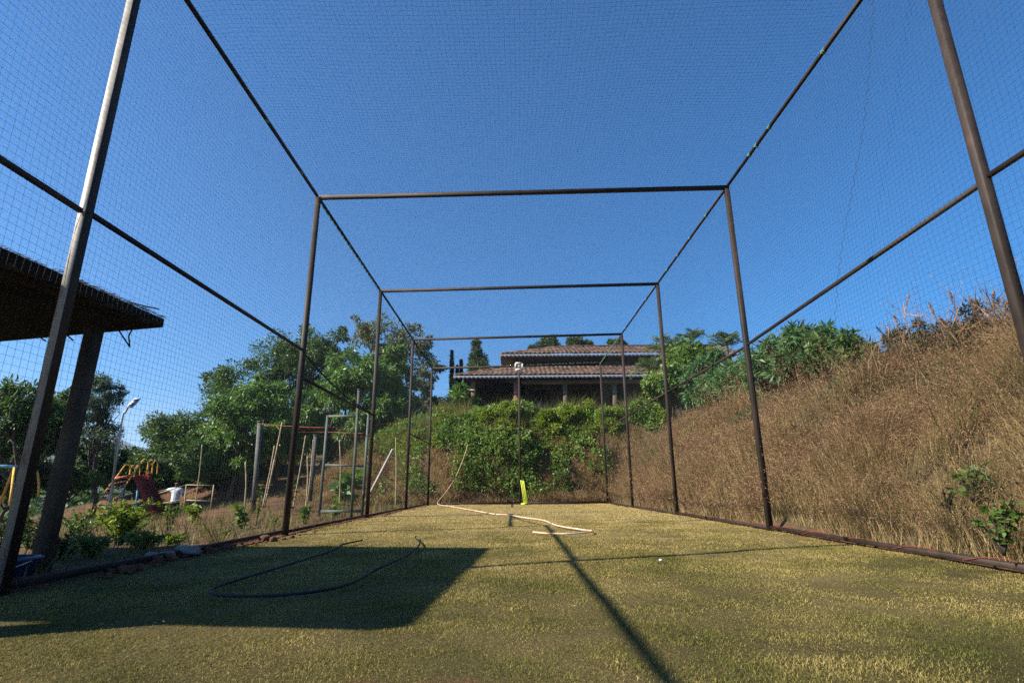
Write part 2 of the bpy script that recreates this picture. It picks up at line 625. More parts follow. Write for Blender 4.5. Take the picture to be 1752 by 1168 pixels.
def lawnz(x, y):
    return .018*fbm(x*1.1, y*1.1, 31)+.03*fbm(x*.35, y*.35, 33)


Z = lawnz(A, B)+.008*fbm(A*7, B*7, 35)
i2 = np.arange(A.size).reshape(A.shape)
F2 = np.stack([i2[:-1, :-1], i2[:-1, 1:], i2[1:, 1:], i2[1:, :-1]], -1).reshape(-1, 4)
lawn = tag(MB().arr(np.stack([A, B, Z], -1).reshape(-1, 3), F2).build('lawn', 'lawn', smooth=True), kind='structure')


def lawnsoil(x, y):
    s = .62*np.exp(-((x-LX1)/.16)**2)+.62*np.exp(-((x-LX0)/.18)**2)+.75*np.exp(-((y-LY1)/.35)**2)+.7*np.exp(-((y-17.95)/.5)**2)*sm(-.2, .4, x)*(1-sm(1.8, 2.8, x))
    s = s+.55*np.exp(-((x+.45)/.55)**2-((y-1.62)/.20)**2)+.3*np.exp(-((x-2.2)/.5)**2-((y-6.0)/.4)**2)
    s = s+.9*np.clip(fbm(x*.9+4, y*.9, 91)-.19, 0, 1)
    s = s+.25*np.exp(-((x+1.0)/.4)**2-((y-2.1)/.2)**2)
    return s


aat = lawn.data.attributes.new('soil', 'FLOAT', 'POINT')
aat.data.foreach_set('value', lawnsoil(A, B).ravel().astype(np.float32))


# ------------------------------------------------------------------ blades and leaves
def blades(P, H, W, lean, seed, dirz=None, segs=2):
    """curved tapering blades; P (n,3) roots"""
    r = RS(seed)
    n = len(P)
    H = np.broadcast_to(H, (n,))
    W = np.broadcast_to(W, (n,))
    lean = np.broadcast_to(lean, (n,))
    a = r.rand(n)*2*pi
    d = np.stack([np.cos(a), np.sin(a), 0*a], -1)
    if dirz is not None:
        d = nrm(d*.75+np.array(dirz))
    b = r.rand(n)*2*pi
    s = np.stack([np.cos(b), np.sin(b), 0*b], -1)*(W/2)[:, None]
    up = np.array([0, 0, 1.])
    q0 = P
    q1 = P+(up*.55+d*(lean*.3)[:, None])*H[:, None]
    tipz = np.clip(1-lean*.45, .15, 1)
    q2 = P+(up*tipz[:, None]+d*lean[:, None])*H[:, None]
    V = np.stack([q0-s, q0+s, q1+s*.75, q1-s*.75, q2], 1).reshape(-1, 3)
    o = (np.arange(n)*5)[:, None]
    T = np.concatenate([o+[0, 1, 2], o+[0, 2, 3], o+[3, 2, 4]], 0)
    return V, T, q2, d


def leafquads(P, D, L, asp, seed, fold=.12):
    r = RS(seed)
    n = len(P)
    D = nrm(D)
    S = nrm(np.cross(D, r.randn(n, 3)))
    N = np.cross(S, D)
    L = np.broadcast_to(L, (n,))[:, None]
    V = np.stack([P, P+D*L*.45+S*L*asp/2-N*L*fold, P+D*L-N*L*fold*.6, P+D*L*.45-S*L*asp/2-N*L*fold], 1).reshape(-1, 3)
    o = (np.arange(n)*4)[:, None]
    return V, o+np.array([0, 1, 2, 3])


def clump_leaves(mb, C, Rr, n_per, size, asp, seed, droop=.3, shell=.5, flat=.8):
    """leaves filling round clumps: C (k,3) centres, Rr (k,) radii"""
    r = RS(seed)
    k = len(C)
    C = np.repeat(C, n_per, 0)
    R_ = np.repeat(Rr, n_per)
    u = nrm(r.randn(len(C), 3))
    rad = (r.rand(len(C))**shell)*R_
    off = u*rad[:, None]
    off[:, 2] *= flat
    P = C+off
    D = u*.7+r.randn(len(C), 3)*.55+np.array([0, 0, -droop])
    L = size*(.6+.8*r.rand(len(C)))
    V, F = leafquads(P, D, L, asp, seed+1)
    mb.arr(V, F)


# --- short turf
def turf(seed, n, y0, y1, h, wd, mask_keep=.92):
    r = RS(seed)
    x = LX0+.05+r.rand(n)*(LX1-LX0-.1)
    y = y0+(r.rand(n)**1.0)*(y1-y0)
    clump = fbm(x*6, y*6, seed+9)+.7*fbm(x*1.3, y*1.3, 77)
    keep = (r.rand(n) < np.clip(.85+clump*1.3, .3, 1)) & (lawnsoil(x, y)+fbm(x*3.5, y*3.5, 5)*.9 < .42+.3*r.rand(n))
    # only what the lens or a step aside can see
    keep &= np.abs(x+.19) < (y*1.15+1.6)
    x, y, clump = x[keep], y[keep], clump[keep]
    P = np.stack([x, y, lawnz(x, y)-.004], -1)
    H = h*(.55+.9*r.rand(len(x)))*(1+1.2*clump)
    return blades(P, H, wd*(.7+.6*r.rand(len(x))), .35+1.1*r.rand(len(x)), seed+1)


def turfmat(name, cols):
    """blade colour: per blade, drifting between greener and strawy patches"""
    return leafmat(name, cols, 0.7, 0.25, 0.15, patch=1.7, drift=(1.5, 11, -.11, .37))


MAT['turf'] = turfmat('turf blades', [(0.054, 0.074, 0.014), (0.103, 0.117, 0.024), (0.182, 0.170, 0.044), (0.305, 0.248, 0.08), (0.440, 0.345, 0.125), (0.50, 0.41, 0.18)])
mb = MB()
for sd, n, y0, y1, h, wd in ((101, 250000, 1.0, 2.6, .013, .0019), (102, 270000, 2.6, 5.0, .014, .0028), (103, 220000, 5.0, 9.0, .015, .0048), (105, 170000, 9, 18.3, .016, .008)):
    V, T, _, _ = turf(sd, n, y0, y1, h, wd)
    mb.arr(V, T)
tag(mb.build('lawn_grass', 'turf'), 'short olive green turf with strawy patches inside the net cage', 'grass', kind='stuff')

# scattered cut straw lying on the turf
r = RS(55)
mb = MB()
n = 900
x = LX0+.1+r.rand(n)*(LX1-LX0-.2)
y = 1.0+r.rand(n)**1.5*12
P = np.stack([x, y, lawnz(x, y)+.018], -1)
a = r.rand(n)*2*pi
D = np.stack([np.cos(a), np.sin(a), .05*r.randn(n)], -1)
V, F = leafquads(P, D, .01+.022*r.rand(n), .10, 56, 0)
MAT['cutstraw'] = leafmat('cut straw', [(.24, .19, .10), (.38, .32, .19), (.2, .14, .08)], .8, 0, .1)
mb.arr(V, F)
tag(mb.build('cut_straw', 'cutstraw'), 'pale bits of dry straw lying on the turf', 'straw', kind='stuff')

# ------------------------------------------------------------------ cage
XL, XR = -2.926, 2.926
YF = [-.6, 3.10, 6.81, 10.57, 14.40, 18.13]
ZL, ZR = 4.54, 4.66
cage = thing('practice_net_cage', (0, 10, 0), 'long dark steel cricket practice cage hung with fine dark netting over the lawn', 'net cage')
W = .064
for i, y in enumerate(YF):
    for x, zt in ((XL, ZL), (XR, ZR)):
        m_ = MB().bar((x, y, -.3), (x, y, zt-.03), W, W, up=(0, 1, 0))
        if i == 1 and x < 0:   # paler grey material on the face towards the open end, other faces dark
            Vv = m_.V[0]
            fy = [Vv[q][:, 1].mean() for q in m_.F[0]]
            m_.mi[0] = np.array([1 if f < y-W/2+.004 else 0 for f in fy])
            m_.build('post', ['post', 'palesteel'], cage)
        else:
            m_.build('post', 'post', cage)
    MB().bar((XL-.035, y, ZL), (XR+.03, y, ZR), .058, .058).build('cross_beam', 'rail', cage)
for x, zt in ((XL, ZL), (XR, ZR)):
    for i in range(len(YF)-1):
        MB().bar((x, YF[i]+.04, zt+.004), (x, YF[i+1]-.04, zt+.004), .036, .036).build('top_rail', 'rail', cage)
    for i in range(len(YF)-1):
        if x < 0:
            z0, z1 = [(2.25, 2.25), (2.27, 2.29), (1.93, 1.93), None, (1.95, 1.95)][i] or (0, 0)
            if z0 == 0:
                continue
            MB().bar((x-.0, YF[i]+.04, z0), (x-.0, YF[i+1]-.04, z1), .032, .032).build('mid_rail', 'rail', cage)
        else:
            z0, z1 = [(2.46, 2.46), (2.44, 2.32), (2.31, 2.34), (2.34, 2.36), (2.36, 2.38)][i]
            MB().bar((x, YF[i]+.04, z0), (x, YF[i+1]-.04, z1), .032, .032).build('mid_rail', 'rail', cage)
    for i in range(len(YF)-1):
        MB().bar((x, YF[i]+.04, .035), (x, YF[i+1]-.04, .045), .036, .036).build('bottom_rail', 'rail', cage)
# upper cord of bay one-two on the left (thin sagging line)
P = [np.array((XL-.03, 6.9+t*3.6, 2.28-.30*t-.10*math.sin(pi*t))) for t in np.linspace(0, 1, 9)]
MB().tube(P, .013, 6).build('cord', 'rail', cage)
# centre back post, end rails
XC = .09
MB().bar((XC, 18.13, -.3), (XC, 18.13, 4.36), .07, .07, up=(0, 1, 0)).build('post', 'post', cage)
MB().bar((XL+.04, 18.13, 2.39), (XC-.045, 18.13, 2.39), .018, .018).build('mid_rail', 'rail', cage)
MB().bar((XC+.045, 18.13, 2.39), (XR-.04, 18.13, 2.39), .018, .018).build('mid_rail', 'rail', cage)
MB().bar((XL+.04, 18.13, .05), (XC-.045, 18.13, .05), .045, .045).build('bottom_rail', 'rail', cage)
MB().bar((XC+.045, 18.13, .05), (XR-.04, 18.13, .05), .045, .045).build('bottom_rail', 'rail', cage)

# netting: every twine a thin three-sided strand
MESH = .047


def net(P0, eu, ev, nu, nv, nvec, amp, seed, rad=.0008, step=2):
    """P0 corner, eu/ev unit directions, nu x nv cells, bulge along nvec"""
    i = np.arange(nu+1)
    j = np.arange(nv+1)
    I, J = np.meshgrid(i, j, indexing='ij')
    u = I*MESH
    v = J*MESH
    du = .10*fbm(u*.55, v*.55, seed)+.02*fbm(u*2.1, v*2.1, seed+3)
    dv = .10*fbm(u*.55+9, v*.55, seed+5)+.02*fbm(u*2.1, v*2.1, seed+7)-.0
    dn = amp*fbm(u*.45, v*.45, seed+9)+.012*fbm(u*3, v*3, seed+11)
    edge = np.minimum(1, np.minimum(v, v.max()-v)/.4)
    sag = amp*.5*np.sin(pi*v/v.max())
    G = P0+(u+du*edge)[..., None]*eu+(v+dv*edge)[..., None]*ev+((dn*edge)-sag)[..., None]*nvec
    Vs = []
    Fs = []
    base = 0
    offs = None
    for axis in (0, 1):
        A_ = G if axis == 0 else np.swapaxes(G, 0, 1)
        ids = list(range(0, A_.shape[0], step))
        if ids[-1] != A_.shape[0]-1:
            ids.append(A_.shape[0]-1)
        S = A_[ids]  # (k, m, 3) strands run along k
        k, m = S.shape[:2]
        t = nrm(eu if axis == 0 else ev)
        a = nvec
        b = np.cross(t, a)
        ring = np.stack([a*math.cos(q)+b*math.sin(q) for q in (0.3, 0.3+2*pi/3, 0.3+4*pi/3)])*rad
        V = S[:, :, None, :]+ring
        id3 = np.arange(k*m*3).reshape(k, m, 3)
        F = []
        for c in range(3):
            c2 = (c+1) % 3
            F.append(np.stack([id3[:-1, :, c], id3[:-1, :, c2], id3[1:, :, c2], id3[1:, :, c]], -1).reshape(-1, 4))
        Vs.append(V.reshape(-1, 3))
        Fs.append(np.concatenate(F)+base)
        base += k*m*3
    return np.concatenate(Vs), np.concatenate(Fs)


ex, ey, ez = np.eye(3)
nY = int((18.13+.6)/MESH)
nZ = int(4.55/MESH)
V, F = net(np.array([XL-.045, -.6, .03]), ey, ez, nY, nZ, -ex, .10, 1)
MB().arr(V, F).build('side_net', 'net', cage)
V, F = net(np.array([XR+.045, -.6, .05]), ey, ez, nY, nZ+2, ex, .10, 2)
mbn = MB().arr(V, F)
# thicker laced seam in the right net
P = []
s0, s1 = at(1500, 20, X=XR+.05), at(1440, 480, X=XR+.05)
for q, z in enumerate(np.arange(.4, 4.66, .05)):
    t = (z-s1[2])/(s0[2]-s1[2])
    P.append((XR+.05, s1[1]+(s0[1]-s1[1])*t+.045*(q % 2)+.05*math.sin(z*3), z))
mbn.tube(P, .0018, 4)
mbn.build('side_net', 'net', cage)
V, F = net(np.array([XL, -.6, ZL+.05]), ey, nrm(np.array([5.85, 0, .12])), nY, int(5.85/MESH), np.array([0, 0, 1.]), .12, 3)
MB().arr(V, F).build('roof_net', 'net', cage)
V, F = net(np.array([XL, 18.19, .03]), ex, ez, int(5.85/MESH), nZ, ey, .08, 4)
MB().arr(V, F).build('end_net', 'net', cage)

# green twine lashings
r = RS(12)
ties = [(XR, y, ZR) for y in (4.3, 5.45, 5.8, 6.0, 7.6, 8.4, 9.1, 9.8, 11.5, 12.6, 13.8, 15.2, 16.4)]+[(XL, y, ZL) for y in (5.1, 6.1, 8.3, 8.9, 11.4, 13.2, 15.5, 16.8)]
for (x, y, z) in ties:
    m_ = MB()
    P = [(x+.025*math.cos(t), y+.003*t+.004*r.randn(), z+.025*math.sin(t)) for t in np.linspace(0, 2*pi*2.5, 22)]
    P += [(x+.03, y+.04, z-.03-.02*k*r.rand()) for k in range(3)]
    m_.tube(P, .003, 5)
    m_.build('tie', 'tie', cage)
# long green lacing along the left rail, far right rail and end beam
for A_, B_, k_ in (((XL+.01, 6.9, ZL-.04), (XL+.01, 10.5, ZL-.05), 60), ((XR-.03, 14.5, ZR-.03), (XR-.03, 18.1, ZR-.03), 90), ((-1.0, 18.10, ZL+.055), (2.9, 18.10, ZR+.045), 90)):
    A_ = np.array(A_)
    B_ = np.array(B_)
    P = [A_+(B_-A_)*t+np.array([.012*math.cos(t*k_*2.2), .01*math.sin(t*k_), .018*math.sin(t*k_*2.2)]) for t in np.linspace(0, 1, k_*3)]
    MB().tube(P, .0035, 4).build('lacing', 'tie', cage)
# red cord wound on the right bottom rail
P = [(XR+.026*math.cos(y*9), y, .045+.026*math.sin(y*9)) for y in np.arange(1.2, 10.5, .05)]
MB().tube(P, .0025, 4).build('red_cord', 'redrope', cage)
P = [(XL+.026*math.cos(y*9), y, .045+.026*math.sin(y*9)) for y in np.arange(6.9, 18, .06)]
MB().tube(P, .004, 4).build('red_cord', 'redrope', cage)

# gate leaf standing open on the left side
gate = thing('steel_gate', (-3.0, 10.6, 0), 'open grey green steel gate leaf on the left side of the cage', 'gate')
gA, gB = np.array([-3.84, 10.62, .08]), np.array([-3.03, 10.62, .02])
m_ = MB()
m_.bar(gA-[0, 0, .05], gA+[0, 0, 1.86], .045, .045, up=(0, 1, 0))
m_.bar(gB-[0, 0, 0], gB+[0, 0, 1.93], .045, .045, up=(0, 1, 0))
m_.bar(gA+[.023, 0, 1.84], gB+[-.023, 0, 1.90], .045, .045)
m_.bar(gA+[.023, 0, .04], gB+[-.023, 0, .10], .045, .045)
m_.build('gate_frame', 'greenpost', gate)
MB().bar(gA+[.023, 0, .90], gB+[-.023, 0, .93], .035, .035).build('mid_bar', 'greenpost', gate)
V, F = net(gA+[0, .03, .06], nrm(gB-gA), ez, int(.8/MESH), int(1.8/MESH), ey, .01, 9, .001)
MB().arr(V, F).build('gate_mesh', 'net', gate)
MB().box((-3.02, 10.58, .42), (.05, .04, .14)).build('latch', 'rail', gate)
p = thing('thin_post', (-3.05, 9.98, 0), 'thin grey post standing just in front of the open gate', 'post')
MB().bar((-3.05, 9.98, -.2), (-3.07, 9.98, 2.32), .045, .045, up=(0, 1, 0)).build('shaft', 'greypost', p)
MB().bar((-3.07, 9.98, 2.324), (-3.07, 9.98, 2.345), .052, .052, up=(0, 1, 0)).build('cap', 'greypost', p)

# floodlight on the centre post
fl = thing('floodlight', (XC, 18.13, 4.37), 'square white framed floodlight on top of the middle back post', 'floodlight')
MB().bar((XC, 18.13, 4.365), (XC, 18.13, 4.43), .05, .05, up=(0, 1, 0)).bar((XC-.13, 18.10, 4.44), (XC+.13, 18.10, 4.44), .03, .02).build('bracket', 'alu', fl)
m_ = MB()
for a0, a1 in (((-.12, .0), (.12, .0)), ((-.12, .22), (.12, .22))):
    m_.bar((XC+a0[0], 18.06, 4.47+a0[1]), (XC+a1[0], 18.06, 4.47+a1[1]), .03, .05)
for s in (-1, 1):
    m_.bar((XC+s*.12, 18.06, 4.487), (XC+s*.12, 18.06, 4.673), .05, .03, up=(0, 1, 0))
m_.box((XC, 18.10, 4.58), (.22, .03, .19))
m_.build('housing', 'alu', fl)
MB().box((XC, 18.073, 4.58), (.205, .012, .18)).build('glass', 'lampglass', fl)

# cricket stumps
st = thing('cricket_stumps', (.25, 17.6, 0), 'bright yellow plastic cricket stumps at the far end of the lawn', 'cricket stumps')
st_base = MB()
ang = math.radians(62)
dx, dy = math.cos(ang), math.sin(ang)
st_base.bar((.25-dx*.17-.02, 17.6-dy*.17, .025), (.25+dx*.15, 17.6+dy*.15, .025), .13, .045)
st_base.build('base', 'stump', st)
for k in (-1, 0, 1):
    b0 = np.array([.25+dx*.1*k, 17.6+dy*.1*k, .045])
    t0 = b0+np.array([-.10, 0, .70])
    m_ = MB()
    m_.tube([b0, b0+(t0-b0)*.96, b0+(t0-b0)*.985, t0], [.020, .019, .016, .006], 12)
    m_.build('stump', 'stump', st, smooth=True)
m_ = MB()
c = np.array([.15, 17.6, .75])
m_.tube([c-np.array([dx, dy, 0])*.115, c-np.array([dx, dy, 0])*.05, c, c+np.array([dx, dy, 0])*.05, c+np.array([dx, dy, 0])*.115], [.008, .011, .007, .011, .008], 8)
m_.build('bails', 'stump', st)


# ------------------------------------------------------------------ hoses
def spline(P, k=8):
    P = np.array(P, float)
    Q = np.vstack([2*P[0]-P[1], P, 2*P[-1]-P[-2]])
    out = []
    for i in range(1, len(Q)-2):
        for t in np.linspace(0, 1, k, endpoint=False):
            a, b, c, d = Q[i-1:i+3]
            out.append(.5*((2*b)+(c-a)*t+(2*a-5*b+4*c-d)*t*t+(3*b-a-3*c+d)*t**3))
    out.append(P[-1])
    return np.array(out)


hz = .03
pts = []
for px, py in ((802, 752), (796, 775), (784, 806), (772, 828)):
    d_ = at(px, py, Y=30)-CAM
    t_ = np.linspace(.5, 1, 3000)
    q_ = CAM+d_*t_[:, None]
    k_ = int(np.argmax(q_[:, 2] < terrain(q_[:, 0], q_[:, 1])))
    pts.append(q_[k_]-np.array([0, .62, 0]))
    pts[-1][2] = (CAM+d_*((pts[-1][1]-CAM[1])/d_[1]))[2]
    pts[-1][0] = (CAM+d_*((pts[-1][1]-CAM[1])/d_[1]))[0]
pts += [at(760, 845, Y=18.24), at(750, 857, Y=18.1), at(750, 864, Y=17.7)]
pts[-1][2] = .03
g2 = [(-1.95, 15.8), (-1.27, 13.5), (-.75, 11.7), (-.5, 10.9), (-.28, 10.7), (.0, 9.7), (.3, 8.8), (.42, 7.6), (.66, 6.85), (.75, 6.66), (.66, 6.42), (.42, 6.28), (.2, 6.36), (.05, 6.55)]
pts = [np.array(q) for q in pts]+[np.array((a, b, hz)) for a, b in g2]
MB().tube(spline(pts), .0088, 8).build('garden_hose', 'orangehose', smooth=True)
tag(bpy.data.objects['garden_hose'], 'pale orange garden hose trailing down the bank and across the far lawn', 'hose')
g3 = [(-1.7, 5.71), (-1.77, 5.3), (-1.70, 4.83), (-1.73, 4.01), (-1.77, 3.34), (-1.76, 3.03), (-1.62, 2.86), (-1.30, 2.86), (-1.09, 3.12), (-1.06, 3.74), (-1.0, 4.47), (-1.06, 5.33), (-1.2, 5.9), (-1.23, 6.11)]
o = MB().tube(spline([(a, b, .03) for a, b in g3]), .0075, 8).build('water_pipe', 'blackhose', smooth=True)
tag(o, 'black plastic water pipe lying in a long loop in the shade on the lawn', 'pipe')

# white pebble
def blob(c, rad, seed, k=.25, n=2):
    import bmesh
    bm = bmesh.new()
    bmesh.ops.create_icosphere(bm, subdivisions=n, radius=1)
    r = RS(seed)
    ph = r.rand(3)*9
    V = []
    for v in bm.verts:
        q = np.array(v.co)
        f = 1+k*(math.sin(q[0]*3+ph[0])*math.cos(q[1]*2.6+ph[1])+.5*math.sin(q[2]*5+ph[2]+q[0]*4))
        V.append(q*f*np.array(rad)+np.array(c))
    F = [[v.index for v in f.verts] for f in bm.faces]
    bm.free()
    return np.array(V), np.array(F)


V, F = blob((.87, 4.09, .022), (.013, .011, .009), 3, .1)
tag(MB().arr(V, F).build('pebble', 'pebble', smooth=True), 'small white pebble lying alone on the open lawn', 'pebble')

# rocks and clods along the left net
for q, (px, py, s, lab) in enumerate([(322, 942, .085, 'larger pale grey rock lying beside the left bottom rail'), (262, 951, .055, 'small pale rock at the left end of the broken earth by the left net'), (300, 948, .05, 'little rock between the two pale rocks by the left net')]):
    c = at(px, py, Z=.04)
    c[0] = min(c[0], -2.72-.1*q) if c[0] > -2.9 else c[0]
    V, F = blob(c, (s*1.2, s, s*.55), 40+q, .18, 3)
    tag(MB().arr(V, F).build('rock', 'rock'), lab, 'rock')
r = RS(91)
mb = MB()
for q in range(420):
    side = r.rand() < .6
    y = 3.6+r.rand()**1.3*13 if side else 1.5+r.rand()*16
    big = side and y < 7 and r.rand() < .13
    x = (XL+.06+r.rand()*.2-(.05 if y < 6 else 0)) if side else (XR+.02+r.rand()*.45)
    if not side and x < XR+.06:
        x = XR-.08-r.rand()*.12
    s = (.02+.03*r.rand()) if big else (.006+.016*r.rand())
    V, F = blob((x, y, s*.3), (s*1.2, s, s*.8), q, .3, 1 if s < .03 else 2)
    mb.arr(V, F)
tag(mb.build('soil_clods', 'soilclod'), 'broken clods of red earth strewn along the cage edges', 'soil', kind='stuff')

# ------------------------------------------------------------------ thatched shelter
hut = thing('thatched_shelter', (-5.2, 2.8, 0), 'low open shelter with a dark thatched roof just outside the left net', 'shelter')
C1 = np.array([-3.05, 4.20, 1.82])
C2 = np.array([-3.36, 1.35, 1.85])
D1 = np.array([-7.4, 5.0, 1.74])
D2 = np.array([-7.7, 1.9, 1.76])
UP = np.array([0, 0, .10])
RG1 = np.array([-4.9, 3.4, 2.50])
RG2 = np.array([-6.0, 3.3, 2.50])
m_ = MB()
m_.arr([C1, C2, D2, D1, C1+UP*.7, C2+UP, D2+UP, D1+UP, RG1, RG2],
       [(0, 1, 5, 4), (1, 2, 6, 5), (2, 3, 7, 6), (3, 0, 4, 7)])
m_.arr([C1, C2, D2, D1, RG1-UP*1.5, RG2-UP*1.5], [(0, 4, 1), (2, 5, 3)])
m_.arr([C1, C2, D2, D1, RG1-UP*1.5, RG2-UP*1.5], [(1, 4, 5, 2), (0, 3, 5, 4)])
m_.arr([C1+UP*.7, C2+UP, D2+UP, D1+UP, RG1, RG2], [(0, 1, 4), (2, 3, 5)])
m_.arr([C1+UP*.7, C2+UP, D2+UP, D1+UP, RG1, RG2], [(1, 2, 5, 4), (0, 4, 5, 3)])
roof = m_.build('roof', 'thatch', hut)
# straw ends along the eaves and on the slopes
r = RS(8)
mb = MB()
for (a, b, nn) in ((C1, C2, 1900), (C1, D1, 1900), (C2, D2, 500)):
    t = r.rand(nn)
    P = a+(b-a)*t[:, None]+np.array([0, 0, .0])+np.stack([r.randn(nn)*.01, r.randn(nn)*.01, r.rand(nn)*.09], -1)
    mid = (RG1+RG2)/2
    out = nrm((P-mid)*np.array([1, 1, 0]))
    D = out*.9+r.randn(nn, 3)*.35+np.array([0, 0, -.28])
    hang = np.where(r.rand(nn) < .08, 2.0, 1.0)
    V, F = leafquads(P-D*.03, D, (.012+.03*r.rand(nn))*hang, .06, 17, 0)
    mb.arr(V, F)
nn = 5500
t = r.rand(nn)
s = r.rand(nn)**1.5
E0 = C1+UP*.75+(C2-C1)*t[:, None]
P = E0+(RG1-E0)*s[:, None]*.9+np.array([0, 0, .012])
D = nrm(E0-RG1)*1.0+r.randn(nn, 3)*.22+np.array([0, 0, .10])
V, F = leafquads(P, D, (.02+.045*r.rand(nn)), .08, 18, 0)
mb.arr(V, F)
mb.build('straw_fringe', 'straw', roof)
tp = at(165, 540, Y=4.0)
MB().bar((-3.50, 4.02, -.2), (-3.46, 4.02, 1.80), .10, .10, up=(0, 1, 0)).build('pillar', 'pillar', hut)
for x, y in ((-3.75, 1.75), (-7.1, 4.6), (-7.3, 2.3)):
    MB().bar((x, y, -.6), (x, y, 1.84), .19, .19, up=(0, 1, 0)).build('pillar', 'pillar', hut)
m_ = MB()
for pts_ in ([at(215, 540, Y=4.2), at(232, 550, Y=4.15), (at(265, 559, Y=4.15)*0+at(220, 575, Y=4.15)), at(222, 593, Y=4.15)],
             [at(222, 517, Y=4.1), at(245, 523, Y=4.15), at(272, 529, Y=4.2)],
             [at(45, 560, Y=4.3), at(62, 572, Y=4.25), at(78, 583, Y=4.2)],
             [at(52, 558, Y=4.3), at(70, 573, Y=4.25)],
             [at(105, 565, Y=4.2), at(125, 582, Y=4.15)],
             [at(190, 555, Y=4.2), at(200, 560, Y=4.2), at(222, 593, Y=4.1)]):
    MB().tube(pts_, .006, 5).build('twig', 'twig', roof)
m_ = MB()
for q in range(8):
    a = C1+(C2-C1)*(q+.5)/8+np.array([.0, 0, -.012])
    m_.tube([a+np.array([.03, 0, 0]), RG1-UP*1.7+np.array([0, (q-3.5)*.12, -.02])], .02, 6)
m_.build('rafters', 'twig', hut)

# blue tub
c = np.array([-3.42, 3.62, -.04])
tub = thing('plastic_tub', (c[0], c[1], 0), 'blue plastic tub standing in the shade outside the left net by the near post', 'tub')
m_ = MB()
prof = [(.14, -.06), (.19, .14), (.205, .15), (.205, .165), (.185, .165), (.18, .15), (.13, -.03)]
V = []
nn = 24
for rr, z in prof:
    for k in range(nn):
        V.append(c+np.array([rr*math.cos(2*pi*k/nn), rr*math.sin(2*pi*k/nn), z]))
F = [(i*nn+k, i*nn+(k+1) % nn, (i+1)*nn+(k+1) % nn, (i+1)*nn+k) for i in range(len(prof)-1) for k in range(nn)]
m_.arr(V, F)
o_ = m_.n
m_.F.append(np.array([[(len(prof)-1)*nn+k for k in range(nn)]]))
m_.mi.append(np.zeros(1))
m_.build('bucket_body', 'tub', tub, smooth=True)
P = [c+np.array([.2*math.cos(t), .03, .15-.09*math.sin(t)*1]) for t in np.linspace(0, pi, 12)]
P = [c+np.array([.2*math.cos(t), -.2*math.sin(t)*.98-.01, .15-.06*math.sin(t)]) for t in np.linspace(0, pi, 12)]
MB().tube(P, .004, 5).build('handle', 'alu', tub)


def ground_at(x, y):
    return float(terrain(np.array([x]), np.array([y]))[0])


# ------------------------------------------------------------------ playground
# solar lamp
lb = at(183, 884, Y=18)
gz = ground_at(lb[0], 18)
lamp = thing('solar_street_lamp', (lb[0], 18, gz), 'tall grey pole with a tilted solar panel on a bent arm beside the slide', 'street lamp')
tp_ = at(212, 706, Y=18)
ar = at(226, 691, Y=18)
MB().tube(spline([(lb[0], 18, gz-.2), (lb[0]+(tp_[0]-lb[0])*.5, 18, (gz+tp_[2])/2), (tp_[0]-.02, 18, tp_[2]-.2), (tp_[0]+.06, 18, tp_[2]+.05), (ar[0]-.08, 18, ar[2]-.06), (ar[0]+.12, 18, ar[2])]), .032, 10).build('pole', 'lamppole', lamp, smooth=True)
def slab(corners, th, shrink=0.0, off=0.0):
    c_ = np.array(corners)
    m0 = c_.mean(0)
    c_ = m0+(c_-m0)*(1-shrink)
    nn_ = nrm(np.cross(c_[1]-c_[0], c_[3]-c_[0]))
    if nn_[1] > 0:
        nn_ = -nn_
    a_ = c_+nn_*off
    b_ = a_-nn_*th
    return MB().arr(np.concatenate([a_, b_]), [(0, 1, 2, 3), (7, 6, 5, 4), (0, 4, 5, 1), (1, 5, 6, 2), (2, 6, 7, 3), (3, 7, 4, 0)])


pc = [at(216, 696, Y=17.75), at(227, 696, Y=17.85), at(241, 681, Y=18.25), at(230, 681, Y=18.15)]
slab(pc, .04).build('panel_frame', 'alu', lamp)
slab(pc, .008, .22, .006).build('solar_panel', 'panel', lamp)
MB().box((ar[0]+.05, 18, ar[2]+.05), (.1, .08, .12)).build('bracket', 'lamppole', lamp)
# leaning dark pole next to lamp
m_ = MB().tube([at(190, 884, Y=17.6)+np.array([0, 0, -.2]), at(200, 745, Y=17.6)], .03, 7)
tag(m_.build('wooden_pole', 'bamboo'), 'brown wooden pole leaning against the solar lamp pole', 'pole')

# slide (local frame placed from measured points)
SY = 19.0
sl_ = thing('playground_slide', (-13.0, SY, ground_at(-13, SY)), 'playground slide with a red chute, yellow ladder rails and blue legs', 'slide')
T = {k: at(px, py, Y=SY+dy) for k, (px, py, dy) in dict(
    fl=(159, 868, -.6), ftl=(200, 815, .1), fr=(187, 874, -.6), ftr=(231, 806, .1),
    pl0=(192, 817, .1), pr0=(230, 818, .1), pl1=(206, 812, .6), pr1=(241, 812, .6),
    lb0=(214, 829, .5), lb1=(207, 886, .5)).items()}
for a_, b_ in (('fl', 'ftl'), ('fr', 'ftr')):
    m_ = MB()
    top = T[b_]
    foot = T[a_]
    crest = [top, top+[.13, .1, .36], top+[.20, .18, .40], top+[.26, .22, .32], top+[.28, .25, .0], top+[.28, .25, -.1]]
    m_.tube(spline([foot-[0, 0, .2], (foot+top)/2]+crest), .022, 8)
    for k in (1, 2):
        o3 = np.array([.11*k, .1*k, 0])
        m_.tube(spline([top+o3+[.12, .15, -.1], top+o3+[.14, .15, .25], top+o3+[.19, .18, .39], top+o3+[.25, .22, .28], top+o3+[.27, .25, -.1]]), .017, 6)
    m_.build('ladder_rail', 'yellow', sl_, smooth=True)
